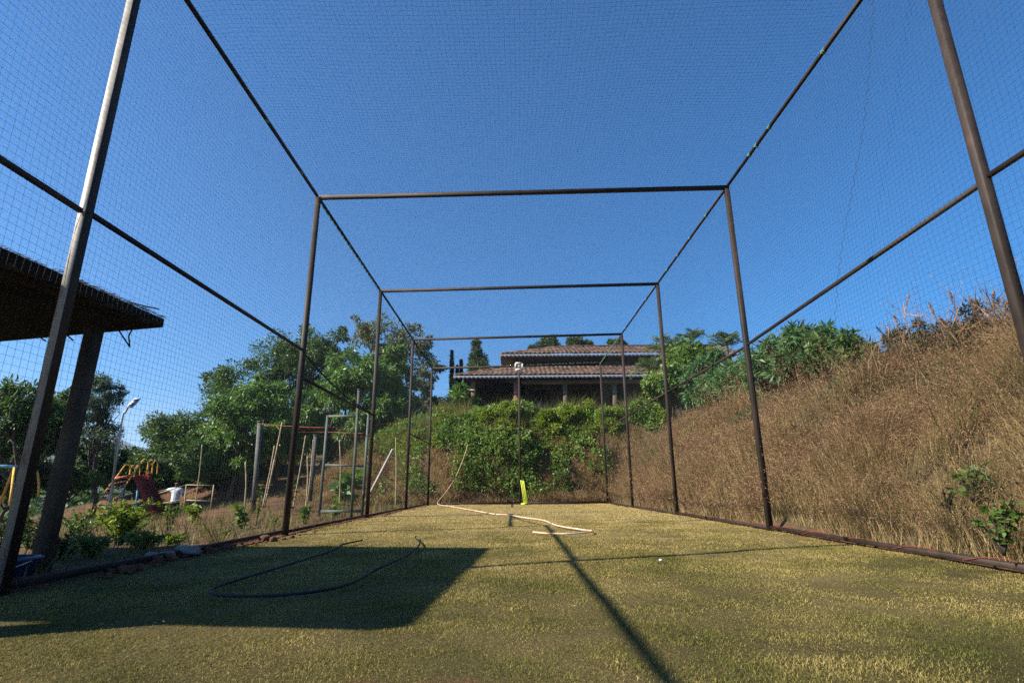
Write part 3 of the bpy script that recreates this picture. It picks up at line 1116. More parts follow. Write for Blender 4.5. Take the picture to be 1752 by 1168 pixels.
for k in range(6):
    t = (k+.6)/6.1
    a_ = T['fl']+(T['ftl']-T['fl'])*t
    b_ = T['fr']+(T['ftr']-T['fr'])*t
    MB().bar(a_+[0, .02, 0], b_+[0, .02, 0], .12, .04).build('step', 'redstep', sl_)
m_ = MB()
plat = (T['pl0']+T['pr0']+T['pl1']+T['pr1'])/4
m_.box(plat+[.02, .15, -.03], (.72, .5, .05))
m_.build('platform', 'redstep', sl_)
ct = [at(230, 818, Y=SY-.1), at(245, 812, Y=SY+.5)]
cb = [at(262, 884, Y=SY-.9), at(281, 878, Y=SY-.35)]
m_ = MB()
tl, tr = at(229, 815, Y=SY-.15), at(249, 811, Y=SY+.55)
bl, br = at(261, 886, Y=SY-1.5), at(280, 880, Y=SY-.8)
nn = 10
rows = []
for i in range(nn+1):
    t = i/nn
    e = t
    L_ = tl+(bl-tl)*t
    R_ = tr+(br-tr)*t
    bowz = -.0*math.sin(pi*t)
    up = np.array([.10, -.02, .13])
    dn = np.array([-.02, 0, -.05])
    rows += [L_+up, L_, L_+dn, R_+dn, R_, R_+up, R_+up*.9-[.03, 0, 0], R_+[-.04, 0, .01], L_+[.04, 0, .01], L_+up*.9+[.03, 0, 0]]
k = 10
F = [(i*k+j, i*k+(j+1) % k, (i+1)*k+(j+1) % k, (i+1)*k+j) for i in range(nn) for j in range(k)]
m_.arr(rows, F)
m_.build('chute', 'redslide', sl_)
for px, pb, dy in ((213, 208, 0), (237, 232, .6)):
    MB().tube([at(px, 822, Y=SY+dy), at(pb, 888, Y=SY+dy)-[0, 0, .15]], .035, 8).build('leg', 'bluepaint', sl_, smooth=True)

# second play structure at far left: pale blue bar on a yellow leg
ps = thing('play_frame', tuple(at(10, 830, Y=15)*[1, 1, 0]+[0, 0, ground_at(-15.5, 15)]), 'pale blue play frame bar on orange splayed legs at the far left edge', 'play frame')
a_, b_ = at(-60, 796, Y=15), at(28, 798, Y=15)
MB().tube([a_, b_], .045, 8).build('top_bar', 'cyanpaint', ps)
for q, (e, fx) in enumerate(((b_, (2, 850)), (b_, (20, 850)), (a_, (-80, 850)), (a_, (-66, 850)))):
    f_ = at(fx[0], fx[1], Y=15+(-.7 if q % 2 else .6))
    MB().tube([e+[-.05, 0, 0], f_-[0, 0, .2]], .03, 8).build('leg', 'yellow', ps)
# small orange hoop rider behind
m_ = MB().tube(spline([at(52, 812, Y=17), at(56, 800, Y=17), at(62, 803, Y=17), at(66, 822, Y=17), at(66, 850, Y=17)]), .03, 8)
tag(m_.build('hoop_rail', 'yellow', smooth=True), 'bent orange hoop rail standing between the two near left posts', 'rail')

# pale yellow railing behind the person
rl = thing('low_railing', tuple(at(340, 850, Y=21)*[1, 1, 0]+[0, 0, ground_at(-12, 21)]), 'low pale yellow pipe railing behind the man', 'railing')
xs = [(268, 842, 868), (317, 828, 872), (364, 829, 858)]
for px, t0, b0 in xs:
    MB().tube([at(px+2, t0, Y=21), at(px-2, b0, Y=21)-[0, 0, .35]], .024, 8).build('rail_post', 'paleyellow', rl)
for (a_, b_) in (((268, 844), (317, 829)), ((317, 829), (364, 830)), ((317, 855), (362, 857)), ((268, 862), (317, 853))):
    MB().tube([at(a_[0]+2, a_[1], Y=21), at(b_[0]+2, b_[1], Y=21)], .018, 6).build('pipe', 'paleyellow', rl)


# ------------------------------------------------------------------ person
def skin_obj(name, nodes, edges, mat, parent, sub=2, root=0):
    me = bpy.data.meshes.new(name)
    me.from_pydata([n[0] for n in nodes], edges, [])
    o = bpy.data.objects.new(name, me)
    COL.objects.link(o)
    md = o.modifiers.new('skin', 'SKIN')
    md.use_smooth_shade = True
    for i, (p_, r_) in enumerate(nodes):
        r_ = r_ if isinstance(r_, tuple) else (r_, r_)
        me.skin_vertices[0].data[i].radius = r_
        me.skin_vertices[0].data[i].use_root = (i == root)
    sb = o.modifiers.new('sub', 'SUBSURF')
    sb.levels = sub
    sb.render_levels = sub
    me.materials.append(MAT[mat])
    if parent is not None:
        o.parent = parent
    return o


PY = 21.3
pp = at(295, 884, Y=PY)
pz = ground_at(pp[0], PY)
# the figure spans y 815..884 px; height about 1.66 m
man = thing('person', (pp[0], PY, pz), 'man in pale checked shirt and dark trousers standing by the slide with arms out', 'person')
BZ = 0.0
body = [((0, 0, .92), (.135, .10)), ((0, 0, 1.10), (.125, .09)), ((0, 0, 1.28), (.15, .10)), ((0, 0, 1.40), (.10, .08)), ((0, -.01, 1.475), (.052, .055)), ((0, -.02, 1.56), (.075, .09)), ((0, -.015, 1.645), (.07, .085)),
        ((-.09, 0, .86), (.085, .085)), ((-.12, -.02, .47), (.055, .06)), ((-.13, .0, .09), (.038, .042)), ((-.14, -.12, .03), (.04, .03)),
        ((.09, 0, .86), (.085, .085)), ((.12, -.02, .47), (.055, .06)), ((.13, .0, .09), (.038, .042)), ((.15, -.12, .03), (.04, .03)),
        ((-.17, 0, 1.38), (.055, .055)), ((-.43, -.03, 1.35), (.042, .042)), ((-.66, -.10, 1.30), (.027, .03)), ((-.73, -.12, 1.29), (.035, .018)),
        ((.17, 0, 1.38), (.055, .055)), ((.30, .02, 1.12), (.042, .042)), ((.50, -.10, 1.24), (.027, .03)), ((.57, -.12, 1.27), (.035, .018))]
ed = [(0, 1), (1, 2), (2, 3), (3, 4), (4, 5), (5, 6), (0, 7), (7, 8), (8, 9), (9, 10), (0, 11), (11, 12), (12, 13), (13, 14),
      (3, 15), (15, 16), (16, 17), (17, 18), (3, 19), (19, 20), (20, 21), (21, 22)]
for hand, sx_ in ((18, -1), (22, 1)):
    h0 = np.array(body[hand][0])
    for q in range(4):
        a0 = h0+np.array([sx_*.045, -.03+.02*q, .0])
        a1 = a0+np.array([sx_*(.035-.004*abs(q-1.5)), 0, -.012])
        a2 = a1+np.array([sx_*.02, 0, -.025])
        body += [(tuple(a0), .009), (tuple(a1), .008), (tuple(a2), .006)]
        n0 = len(body)-3
        ed += [(hand, n0), (n0, n0+1), (n0+1, n0+2)]
    a0 = h0+np.array([sx_*.005, -.045, -.01])
    a1 = h0+np.array([sx_*.03, -.06, -.03])
    body += [(tuple(a0), .010), (tuple(a1), .008)]
    n0 = len(body)-2
    ed += [(hand, n0), (n0, n0+1)]
bo = skin_obj('body', [((x, y, z+BZ), r_) for (x, y, z), r_ in body], ed, 'skin', man, 2)
sh = [((0, 0, .80), (.175, .135)), ((0, 0, .93), (.168, .128)), ((0, 0, 1.10), (.158, .118)), ((0, 0, 1.28), (.175, .125)), ((0, 0, 1.405), (.12, .10)), ((0, -.005, 1.45), (.065, .066)),
      ((-.18, 0, 1.385), (.075, .075)), ((-.37, -.02, 1.355), (.068, .068)), ((.18, 0, 1.385), (.075, .075)), ((.265, .015, 1.19), (.068, .068))]
skin_obj('shirt', [((x, y, z+BZ), r_) for (x, y, z), r_ in sh], [(0, 1), (1, 2), (2, 3), (3, 4), (4, 5), (4, 6), (6, 7), (4, 8), (8, 9)], 'shirt', man, 2)
tr_ = [((0, 0, .98), (.145, .11)), ((-.09, 0, .86), (.10, .10)), ((-.12, -.02, .47), (.08, .08)), ((-.13, 0, .08), (.07, .07)), ((.09, 0, .86), (.10, .10)), ((.12, -.02, .47), (.08, .08)), ((.13, 0, .08), (.07, .07))]
skin_obj('trousers', [((x, y, z+BZ), r_) for (x, y, z), r_ in tr_], [(0, 1), (1, 2), (2, 3), (0, 4), (4, 5), (5, 6)], 'trousers', man, 2)
V, F = blob((0, .012, 1.655+BZ), (.088, .102, .095), 5, .03, 3)
V = V[:, :]
keep = np.array([all((V[i][1] > -.045 or V[i][2] > 1.69+BZ) and V[i][2] > 1.56+BZ for i in f) for f in F])
m_ = MB()
m_.arr(V+np.array([pp[0], PY, pz]), F[keep])
m_.build('hair', 'hair', man, smooth=True)
m_ = MB()
for s in (-1, 1):
    V, F = blob((pp[0]+s*.03, PY-.095, pz+BZ+1.615), (.012, .008, .008), 5, 0, 2)
    MB().arr(V, F).build('eye', 'alu', man, smooth=True)
m_ = MB()
V, F = blob((pp[0], PY-.115, pz+BZ+1.585), (.014, .02, .024), 5, 0, 2)
m_.arr(V, F).build('nose', 'skin', man, smooth=True)
for s in (-1, 1):
    V, F = blob((pp[0]+s*.078, PY-.0, pz+BZ+1.60), (.012, .02, .03), 5, 0, 2)
    MB().arr(V, F).build('ear', 'skin', man, smooth=True)
for s in (-1, 1):
    V, F = blob((pp[0]+s*.145, PY-.09, pz+BZ+.035), (.05, .13, .04), 7, 0, 2)
    MB().arr(V, F).build('shoe', 'hair', man, smooth=True)

# ------------------------------------------------------------------ garden posts, stakes, cords
cp = []
for (px, t0, b0, Y, lab) in ((442, 722, 855, 14, 'grey concrete post in the garden left of the second post, nearest of the pair'), (537, 745, 848, 17, 'grey concrete post behind the saplings and gate, farther of the pair')):
    tpp = at(px+3, t0, Y=Y)
    btp = at(px-6, b0, Y=Y)
    g = thing('garden_post', (btp[0], Y, ground_at(btp[0], Y)), lab, 'post', 'concrete garden posts')
    MB().bar(btp-[0, 0, .5], tpp, .10, .10, up=(0, 1, 0)).build('shaft', 'greypost', g)
    MB().bar(tpp+[0, 0, .003], tpp+[0, 0, .03], .13, .13, up=(0, 1, 0)).build('cap', 'greypost', g)
    cp.append(tpp)


def cord(P, lab, mat='redrope', rad=.007):
    o = MB().tube(spline(P), rad, 5).build('washing_line', mat)
    return tag(o, lab, 'line', 'cords strung from the garden posts to the cage')


cord([cp[0]-[0, 0, .05], at(500, 729, Y=13), at(560, 731, Y=12), at(640, 727, Y=13.2), at(697, 718, Y=14.38)], 'topmost red cord strung from the nearer garden post past the gate top')
cord([at(500, 739, Y=11), at(560, 739, Y=11.2), at(622, 741, Y=10.55)], 'short middle red cord crossing behind the second post and the gate')
cord([cp[1]-[0, 0, .03], at(600, 747, Y=17.3), at(680, 746, Y=17.8), at(739, 745, Y=18.1)], 'lowest red cord running from the farther garden post to the cage corner')

stakes = [((483, 722), (455, 845), 13, 'longest bamboo stake leaning right beside the nearer garden post'),
          ((470, 762), (452, 845), 12.6, 'shorter bamboo stake leaning beside the nearer garden post'),
          ((420, 790), (419, 872), 12, 'upright bamboo stake between the railing and the nearer garden post'),
          ((523, 745), (503, 850), 14, 'bent bamboo stake left of the farther garden post'),
          ((536, 752), (526, 855), 15, 'straight bamboo stake touching the farther garden post'),
          ((526, 780), (524, 866), 13, 'bamboo stake right of the bent one, carrying a young plant'),
          ((581, 752), (582, 850), 14, 'bamboo stake seen through the open gate'),
          ((346, 760), (334, 862), 17, 'tall thin bamboo stake standing right of the man'),
          ((677, 748), (677, 860), 16, 'thin bamboo stake on the bank foot between the third and fourth left posts')]
for (a_, b_, Y, lab) in stakes:
    A0 = at(*a_, Y=Y)
    B0 = at(*b_, Y=Y)
    mid = (A0+B0)/2+np.array([.02, 0, 0])
    m_ = MB().tube(spline([B0-[0, 0, .3], mid, A0]), .018, 6)
    tag(m_.build('bamboo_stake', 'bamboo', smooth=True), lab, 'stake', 'bamboo stakes in the garden')
m_ = MB().bar(at(633, 838, Y=15)-[0, 0, .1], at(672, 768, Y=15.4), .075, .05)
tag(m_.build('leaning_plank', 'whitepipe'), 'pale plank leaning on the foot of the bank right of the gate', 'plank')

# ------------------------------------------------------------------ house
house = thing('bungalow', (4, 36, 4.5), 'low bungalow with two tiers of brown clay tile roof on top of the bank', 'house')


def tiled(mb, a, b, c, d, tw=.30, th=.42, amp=.07):
    """roof plane: a-b eave (left to right), d-c top edge (left to right)"""
    a, b, c, d = map(lambda q: np.array(q, float), (a, b, c, d))
    Lr = np.linalg.norm(b-a)
    H_ = np.linalg.norm((d+c)/2-(a+b)/2)
    rows_ = max(3, int(H_/th))
    nu = int(Lr/tw)*6
    nn_ = nrm(np.cross(b-a, d-a))
    if nn_[2] < 0:
        nn_ = -nn_
    vs = []
    for i in range(rows_):
        vs += [(i/rows_, .07), ((i+.97)/rows_, .0)]
    vs = np.array(vs)
    uu = np.linspace(0, 1, nu+1)
    Vv, Uu = np.meshgrid(vs[:, 0], uu, indexing='ij')
    Ex = np.repeat(vs[:, 1][:, None], nu+1, 1)
    E_ = a+(b-a)*Uu[..., None]
    T_ = d+(c-d)*Uu[..., None]
    base = E_+(T_-E_)*Vv[..., None]
    xw = (base-a)@nrm(b-a)
    wave = amp*np.abs(np.sin(xw/tw*pi))
    jit = .012*fbm(xw*4.2, Vv*rows_*1.0, 9)
    Pp = base+nn_*(wave+Ex+jit)[..., None]
    id_ = np.arange(Pp.shape[0]*Pp.shape[1]).reshape(Pp.shape[:2])
    mb.arr(Pp.reshape(-1, 3), np.stack([id_[:-1, :-1], id_[:-1, 1:], id_[1:, 1:], id_[1:, :-1]], -1).reshape(-1, 4))


def fasc(mb, a, b, h=.19, tw=.26):
    a = np.array(a, float)
    b = np.array(b, float)
    d_ = nrm(b-a)
    nn_ = np.cross(d_, (0, 0, 1))*.02
    L_ = np.linalg.norm(b-a)
    k = int(L_/tw)
    V = []
    F = []
    for s in (0, 1):
        for i in range(k*4+1):
            t = i/(k*4)*L_
            zb = -h+.08*(1-abs(math.sin(t/tw*pi)))
            V += [a+d_*t+nn_*s, a+d_*t+nn_*s+np.array([0, 0, zb])]
    n1 = (k*4+1)*2
    for i in range(k*4):
        F.append((2*i, 2*i+1, 2*i+3, 2*i+2))
        F.append((n1+2*i, n1+2*i+2, n1+2*i+3, n1+2*i+1))
        F.append((2*i+1, n1+2*i+1, n1+2*i+3, 2*i+3))
        F.append((2*i, 2*i+2, n1+2*i+2, n1+2*i))
    mb.arr(V, F)


zE, yE, xE0, xE1 = 7.10, 32.0, -3.65, 13.0
yT, zT, xT0 = 35.2, 8.42, .25
m_ = MB()
tiled(m_, (xE0, yE, zE), (xE1, yE, zE), (xE1, yT, zT), (xT0, yT, zT))
tiled(m_, (xE0, 44, zE), (xE0, yE, zE), (xT0, yT, zT), (xT0, 41, zT))
m_.tube([(xE0, yE, zE+.06), (xT0, yT, zT+.08)], .09, 8)
lr = m_.build('lower_roof', 'tiles', house)
m_ = MB()
fasc(m_, (xE0-.05, yE-.03, zE+.02), (xE1, yE-.03, zE+.02))
fasc(m_, (xE0-.07, 44, zE+.02), (xE0-.07, yE-.03, zE+.02))
m_.build('scalloped_fascia', 'fascia', lr)
# underside rafters / boards
m_ = MB()
for q in range(34):
    x = xE0+.4+q*.48
    y1 = yT if x > xT0 else yE+(x-xE0)/(xT0-xE0)*(yT-yE)
    z1 = zE+(y1-yE)/(yT-yE)*(zT-zE)
    if y1-yE > .3:
        m_.bar((x, yE+.05, zE-.09), (x, y1, z1-.09), .06, .09)
m_.arr([(xE0, yE, zE-.03), (xE1, yE, zE-.03), (xE1, yT, zT-.03), (xT0, yT, zT-.03), (xE0, 44, zE-.03), (xT0, 41, zT-.03)], [(0, 3, 2, 1), (0, 4, 5, 3)])
m_.build('rafters', 'darkwood', lr)
# upper tier
xU0, yU, zU = -.85, 34.2, 8.98
yR, zR, xR0 = 38.0, 10.42, 3.5
m_ = MB()
tiled(m_, (xU0, yU, zU), (15, yU, zU), (15, yR, zR), (xR0, yR, zR))
tiled(m_, (xU0, 42, zU), (xU0, yU, zU), (xR0, yR, zR), (xR0, 38.2, zR))
m_.tube([(xU0, yU, zU+.06), (xR0, yR, zR+.08), (15, yR, zR+.08)], .10, 8)
ur = m_.build('upper_roof', 'tiles', house)
m_ = MB()
fasc(m_, (xU0-.05, yU-.03, zU+.02), (15, yU-.03, zU+.02))
m_.build('scalloped_fascia', 'fascia', ur)
m_ = MB()
m_.arr([(xU0, yU, zU-.05), (15, yU, zU-.05), (15, yT+.5, zU+.02), (xT0+.6, yT+.5, zT-.1), (xU0, 42, zU-.05), (xT0+.6, 42, zT-.1)], [(0, 3, 2, 1), (0, 4, 5, 3)])
m_.box((7.6, yT+1.2, 8.5), (14.6, 2.0, 1.1))
m_.build('upper_wall', 'plaster', house)
# ground storey
yW = 34.6
m_ = MB()
m_.box((7.2, yW+.15, 5.6), (13.6, .3, 4.0))
m_.box((.55, yW+3, 5.6), (.3, 6, 4.0))
m_.box((-1.4, 39.0, 5.9), (4.2, .3, 4.2))
m_.box((-3.2, 36.5, 5.0), (.25, 4.5, 1.6))
wl = m_.build('wall', 'plaster', house)
for x0, x1 in ((.95, 2.42), (3.75, 5.05), (6.2, 7.6)):
    fr_ = MB()
    fr_.bar((x0, yW-.03, 4.7), (x0, yW-.03, 6.72), .07, .08, up=(0, 1, 0)).bar((x1, yW-.03, 4.7), (x1, yW-.03, 6.72), .07, .08, up=(0, 1, 0)).bar((x0-.035, yW-.03, 6.76), (x1+.035, yW-.03, 6.76), .08, .07)
    wn = fr_.build('window', 'beam', house)
    MB().box(((x0+x1)/2, yW-.015, 5.7), (x1-x0-.072, .02, 2.0)).build('pane', 'window', wn)
for x in (2.62, 3.35):
    MB().bar((x, yW-.04, 4.6), (x, yW-.04, 6.8), .09, .06, up=(0, 1, 0)).build('mullion', 'beam', house)
MB().box((6.75, 32.62, 6.83), (12.6, .22, .26)).build('beam', 'beam', house)
for x, mt in ((-2.52, 'redpillar'), (.10, 'redpillar'), (3.15, 'beam'), (6.2, 'beam'), (9.2, 'beam')):
    MB().bar((x, 32.6, 4.2), (x, 32.6, 6.695 if x > .3 else 7.2), .26, .26, up=(0, 1, 0)).build('pillar', mt, house)
MB().box((5, 35, 4.45), (17, 6, .5)).build('plinth', 'plaster', house)

exec_plants = True
# ------------------------------------------------------------------ plants
LF = {}
MAT['mango'] = leafmat('mango leaves', [(0.041, 0.088, 0.02), (0.075, 0.158, 0.03), (0.112, 0.213, 0.042), (0.186, 0.297, 0.066)], .45, .25, .45, patch=.7)
MAT['darkleaf'] = leafmat('dark feathery leaves', [(0.022, 0.052, 0.013), (0.045, 0.092, 0.021), (0.075, 0.143, 0.032), (0.111, 0.184, 0.05)], .5, .25, .35, patch=.7)
MAT['sparseleaf'] = leafmat('olive leaves', [(0.066, 0.085, 0.029), (0.112, 0.139, 0.051), (0.171, 0.185, 0.08)], .5, .3, .3)
MAT['greyleaf'] = leafmat('grey green leaves', [(0.042, 0.077, 0.042), (0.084, 0.133, 0.07), (0.14, 0.196, 0.105)], .5, .3, .35)
MAT['hedge'] = leafmat('bright hedge leaves', [(0.061, 0.107, 0.013), (0.124, 0.198, 0.022), (0.202, 0.281, 0.038), (0.299, 0.329, 0.054)], .5, .35, .35, patch=.9)
MAT['creeper'] = leafmat('creeper leaves', [(0.04, 0.09, 0.018), (0.088, 0.171, 0.033), (0.164, 0.261, 0.051), (0.284, 0.34, 0.091)], .5, .3, .4, patch=.9)
MAT['bright'] = leafmat('young leaves', [(.05, .10, .015), (.09, .17, .03), (.16, .23, .05)], .5, .4, .3)
MAT['bluegreen'] = leafmat('long blue green leaves', [(0.031, 0.085, 0.028), (0.062, 0.142, 0.046), (0.108, 0.199, 0.065)], .5, .3, .4)
MAT['palm'] = leafmat('palm leaves', [(.045, .08, .03), (.08, .13, .04), (.14, .19, .06)], .5, .3, .35)
MAT['cypress'] = leafmat('cypress', [(.008, .016, .008), (.018, .032, .014), (.03, .045, .02)], .6, .1, .2)
MAT['farleaf'] = leafmat('far leaves', [(.04, .065, .025), (.07, .105, .04), (.10, .14, .06)], .6, .2, .2)
MAT['drygrass'] = leafmat('dry grass', [(0.114, 0.072, 0.036), (0.196, 0.126, 0.062), (0.298, 0.203, 0.103), (0.437, 0.322, 0.16), (0.196, 0.173, 0.057), (0.08, 0.054, 0.031), (0.137, 0.156, 0.041)], .75, .25, .15, patch=1.1)
MAT['seedhead'] = leafmat('seed heads', [(0.149, 0.078, 0.045), (0.276, 0.162, 0.095), (0.437, 0.291, 0.17)], .8, .25, .1)
MAT['olivegrass'] = leafmat('olive grass', [(.055, .07, .018), (.10, .11, .03), (.17, .15, .06), (.24, .19, .10)], .75, .25, .15, patch=.5)


def branches(mb, base, tops, r0, seed, fork=.35):
    """trunk plus limbs that reach each clump"""
    r = RS(seed)
    base = np.array(base, float)
    tops = np.array(tops)
    ctr = tops.mean(0)
    fk = base+(ctr-base)*fork
    fk[:2] += r.randn(2)*.1
    mb.tube(spline([base-[0, 0, .3], base+(fk-base)*.5+np.array([r.randn()*.06, r.randn()*.06, 0]), fk], 4), np.linspace(r0*1.25, r0*.8, 9), 8)
    # group tops into main limbs
    k = max(3, min(8, len(tops)//5))
    seeds = tops[r.choice(len(tops), k, replace=False)]
    own = np.argmin(((tops[:, None]-seeds[None])**2).sum(-1), 1)
    for g in range(k):
        T_ = tops[own == g]
        if len(T_) == 0:
            continue
        m = fk+(T_.mean(0)-fk)*.55+r.randn(3)*.12
        mb.tube(spline([fk-[0, 0, .08], fk+(m-fk)*.5+r.randn(3)*.1, m], 4), np.linspace(r0*.6, r0*.32, 9), 6)
        for t_ in T_:
            mm = m+(t_-m)*.5+r.randn(3)*.12
            mb.tube([m, mm, t_], [r0*.28, r0*.15, r0*.05], 5)


def tree(name, label, base, crowns, nclump, nper, size, asp, mat, r0, seed, droop=.3, cat='tree', group=None, crad=.24, part='trunk', fork=.35, trunk='bark'):
    """crowns: list of (centre, (rx,ry,rz), weight)"""
    nclump = int(nclump*1.3)
    nper = int(nper*1.8)
    r = RS(seed)
    o = thing(name, tuple(base), label, cat, group)
    C = []
    R_ = []
    wts = np.array([c_[2] for c_ in crowns], float)
    wts /= wts.sum()
    for (c_, rad, _), wt in zip(crowns, wts):
        k = max(3, int(nclump*wt))
        u = nrm(r.randn(k, 3))
        q = (r.rand(k)**.42)[:, None]
        C.append(np.array(c_)+u*q*np.array(rad)*np.clip(1-.12*r.randn(k), .7, 1.22)[:, None])
        R_.append(np.full(k, crad*np.mean(rad))*(.55+.9*r.rand(k)))
    C = np.concatenate(C)
    R_ = np.concatenate(R_)
    mb = MB()
    branches(mb, base, C[::max(1, len(C)//45)], r0, seed+2, fork)
    mb.build(part, trunk, o, smooth=True)
    mb = MB()
    clump_leaves(mb, C, R_, nper, size, asp, seed+4, droop)
    mb.build('crown', mat, o)
    return o


def pxcrown(px, py, rx, ry, Y, wgt=1, depth=1.0):
    c = at(px, py, Y=Y)
    s = np.linalg.norm(c-CAM)/F_PX
    s = ((c-CAM)@_F)/F_PX
    return (c, (rx*s, rx*s*depth, ry*s), wgt)


def gbase(px, Y, dx=0):
    c = at(px, 820, Y=Y)
    return (c[0]+dx, Y, ground_at(c[0]+dx, Y))


# trees on the left
tree('broad_tree', 'tall dark green feathery tree left of the second left post', gbase(462, 29), [pxcrown(520, 620, 80, 52, 29, 3), pxcrown(440, 665, 75, 45, 28, 2.2), pxcrown(560, 590, 45, 32, 29, 1), pxcrown(500, 700, 70, 40, 28, 1.2), pxcrown(490, 760, 60, 32, 28, 1)], 140, 130, .17, .34, 'darkleaf', .17, 201, .1)
tree('mango_tree', 'bright leaved mango tree low on the left of the dark feathery tree', gbase(392, 24), [pxcrown(425, 705, 62, 45, 24, 2), pxcrown(395, 745, 50, 38, 24, 1.4), pxcrown(470, 745, 48, 40, 24, 1.3), pxcrown(455, 660, 38, 30, 24.5, .7), pxcrown(405, 782, 42, 24, 24, .8)], 105, 95, .20, .30, 'mango', .11, 211, .5)
tree('mango_tree', 'broad mango tree with pale drooping leaves behind the gate', gbase(538, 25), [pxcrown(610, 650, 65, 50, 25, 2.4), pxcrown(560, 690, 55, 48, 25, 1.5), pxcrown(665, 680, 48, 62, 25, 2), pxcrown(620, 725, 60, 30, 24.6, 1), pxcrown(680, 640, 35, 42, 25, 1), pxcrown(570, 765, 45, 28, 25, .7), pxcrown(660, 740, 40, 26, 25, .6)], 160, 95, .20, .30, 'mango', .14, 221, .5)
tree('sparse_tree', 'thin sparse olive leaved tree rising behind the mango tree', gbase(650, 33), [pxcrown(638, 570, 38, 30, 33, 1.3), pxcrown(690, 590, 45, 40, 33, 1.4), pxcrown(725, 620, 34, 45, 33, 1), pxcrown(655, 610, 45, 35, 33, 1)], 85, 45, .19, .42, 'sparseleaf', .14, 231, .2, crad=.26)
tree('small_tree', 'thin small tree between the mango tree and the house', gbase(722, 30), [pxcrown(728, 655, 18, 28, 30, 1), pxcrown(706, 690, 26, 30, 30, 1)], 28, 50, .16, .4, 'sparseleaf', .06, 235, .2)
tree('broad_tree', 'dark tree at the left edge behind the thatched shelter', gbase(45, 17), [pxcrown(50, 690, 62, 38, 17, 2), pxcrown(15, 740, 60, 50, 17, 2), pxcrown(90, 730, 40, 45, 17, 1.1)], 75, 95, .16, .32, 'darkleaf', .12, 241, .3)
tree('feathery_tree', 'feathery grey green tree behind the shelter pillar', gbase(165, 22), [pxcrown(165, 685, 34, 42, 22, 1.5), pxcrown(158, 735, 42, 40, 22, 1.4), pxcrown(185, 665, 24, 24, 22, .6)], 62, 90, .13, .22, 'greyleaf', .08, 251, .35)
for q, (px, py, rx, ry, Y, lab) in enumerate([
        (320, 745, 55, 38, 27, 'round bushy tree left of the mango tree, in front of the hills'),
        (285, 735, 35, 28, 28, 'low bushy tree seen just right of the solar panel'),
        (355, 790, 50, 30, 25, 'dark bush under the round bushy tree behind the railing'),
        (260, 800, 60, 30, 26, 'dark bush directly behind the slide'),
        (190, 790, 45, 30, 25, 'dark bush behind the solar lamp pole'),
        (110, 790, 50, 36, 22, 'dark bush behind the shelter pillar'),
        (20, 800, 50, 38, 21, 'dark bush at the far left behind the play frame'),
        (440, 768, 62, 34, 31, 'dark bush in the shade under the feathery tree'),
        (590, 748, 60, 36, 29, 'dark bush in the shade seen through the upper gate'),
        (372, 720, 36, 34, 29, 'dark bush filling the gap left of the mango tree')]):
    tree('dark_bush', lab, gbase(px, Y), [pxcrown(px, py, rx, ry, Y, 1), pxcrown(px+8, py+ry*.7, rx*.9, ry*.6, Y, .7)], 48, 90, .17, .34, 'darkleaf' if q != 1 else 'greyleaf', .07, 300+q*7, .2, 'bush', 'dark bushes round the playground', part='stem', crad=.3)
# stand of thin dark trunks under the trees
for q, (px, Y) in enumerate([(383, 25), (402, 25.4), (412, 24.6), (432, 25.5), (470, 25), (620, 26)]):
    c = at(px, 826, Y=Y)
    pts_ = [c-[0, 0, .4], c+[.05, 0, .5], c+[.12*math.sin(q*2), 0, 1.3], c+[.25*math.sin(q*3), .1, 2.3]]
    m_ = MB().tube(spline(pts_, 4), np.linspace(.075, .04, 13), 7)
    lab = ['leftmost thin bent trunk under the mango leaves', 'thick straight dark trunk beside the leftmost bent one', 'thin trunk third from the left under the mango leaves', 'forked looking trunk left of the nearer garden post', 'dark trunk just right of the nearer garden post', 'dark trunk seen behind the upper half of the gate'][q]
    tag(m_.build('bare_trunk', 'bark', smooth=True), lab, 'tree trunk')

# behind the house
tree('conifer', 'slender grey green tree standing behind the left roof corner', gbase(820, 52), [pxcrown(818, 612, 10, 24, 52, 1), pxcrown(822, 640, 19, 26, 52, 1.6), pxcrown(815, 590, 6, 8, 52, .3)], 60, 70, .34, .3, 'farleaf', .15, 401, .1, crad=.33)
for q, (px, py, rx, ry) in enumerate([(938, 590, 20, 12), (985, 588, 14, 11), (1003, 590, 10, 7), (1055, 592, 14, 10), (912, 598, 6, 5)]):
    tree('distant_tree', ['broadest tree top showing above the upper roof', 'middle tree top showing above the upper roof', 'small tree top just right of the middle one above the roof', 'tree top above the right part of the upper roof', 'tiniest tree top left of the broadest one above the roof'][q], gbase(px, 55), [pxcrown(px, py, rx, ry, 55, 1)], 30, 60, .3, .35, 'farleaf', .12, 420+q, .1, 'tree', 'tree tops behind the upper roof')
for q, (px, t0, Y, wd) in enumerate([(774, 602, 33, 4.5), (783, 628, 33.4, 3), (790, 618, 33.2, 3)]):
    bt = at(px, 710, Y=Y)
    tt = at(px-1, t0, Y=Y)
    o = thing('cypress', (bt[0], Y, bt[2]), ['tallest narrow cypress left of the veranda', 'shortest narrow cypress, the middle of three', 'narrow cypress nearest the veranda corner'][q], 'cypress', 'narrow cypresses left of the house')
    MB().tube([bt-[0, 0, .8], bt+(tt-bt)*.9], [.05, .015], 6).build('trunk', 'bark', o)
    s = Y/F_PX*wd
    k = 34
    ts = np.linspace(.05, 1, k)
    C = bt+(tt-bt)*ts[:, None]
    mb = MB()
    clump_leaves(mb, C, s*np.clip(1.5*(1-ts)**.6, .2, 1), 130, .14, .25, 430+q, -1.2, flat=1.6)
    mb.build('crown', 'cypress', o)
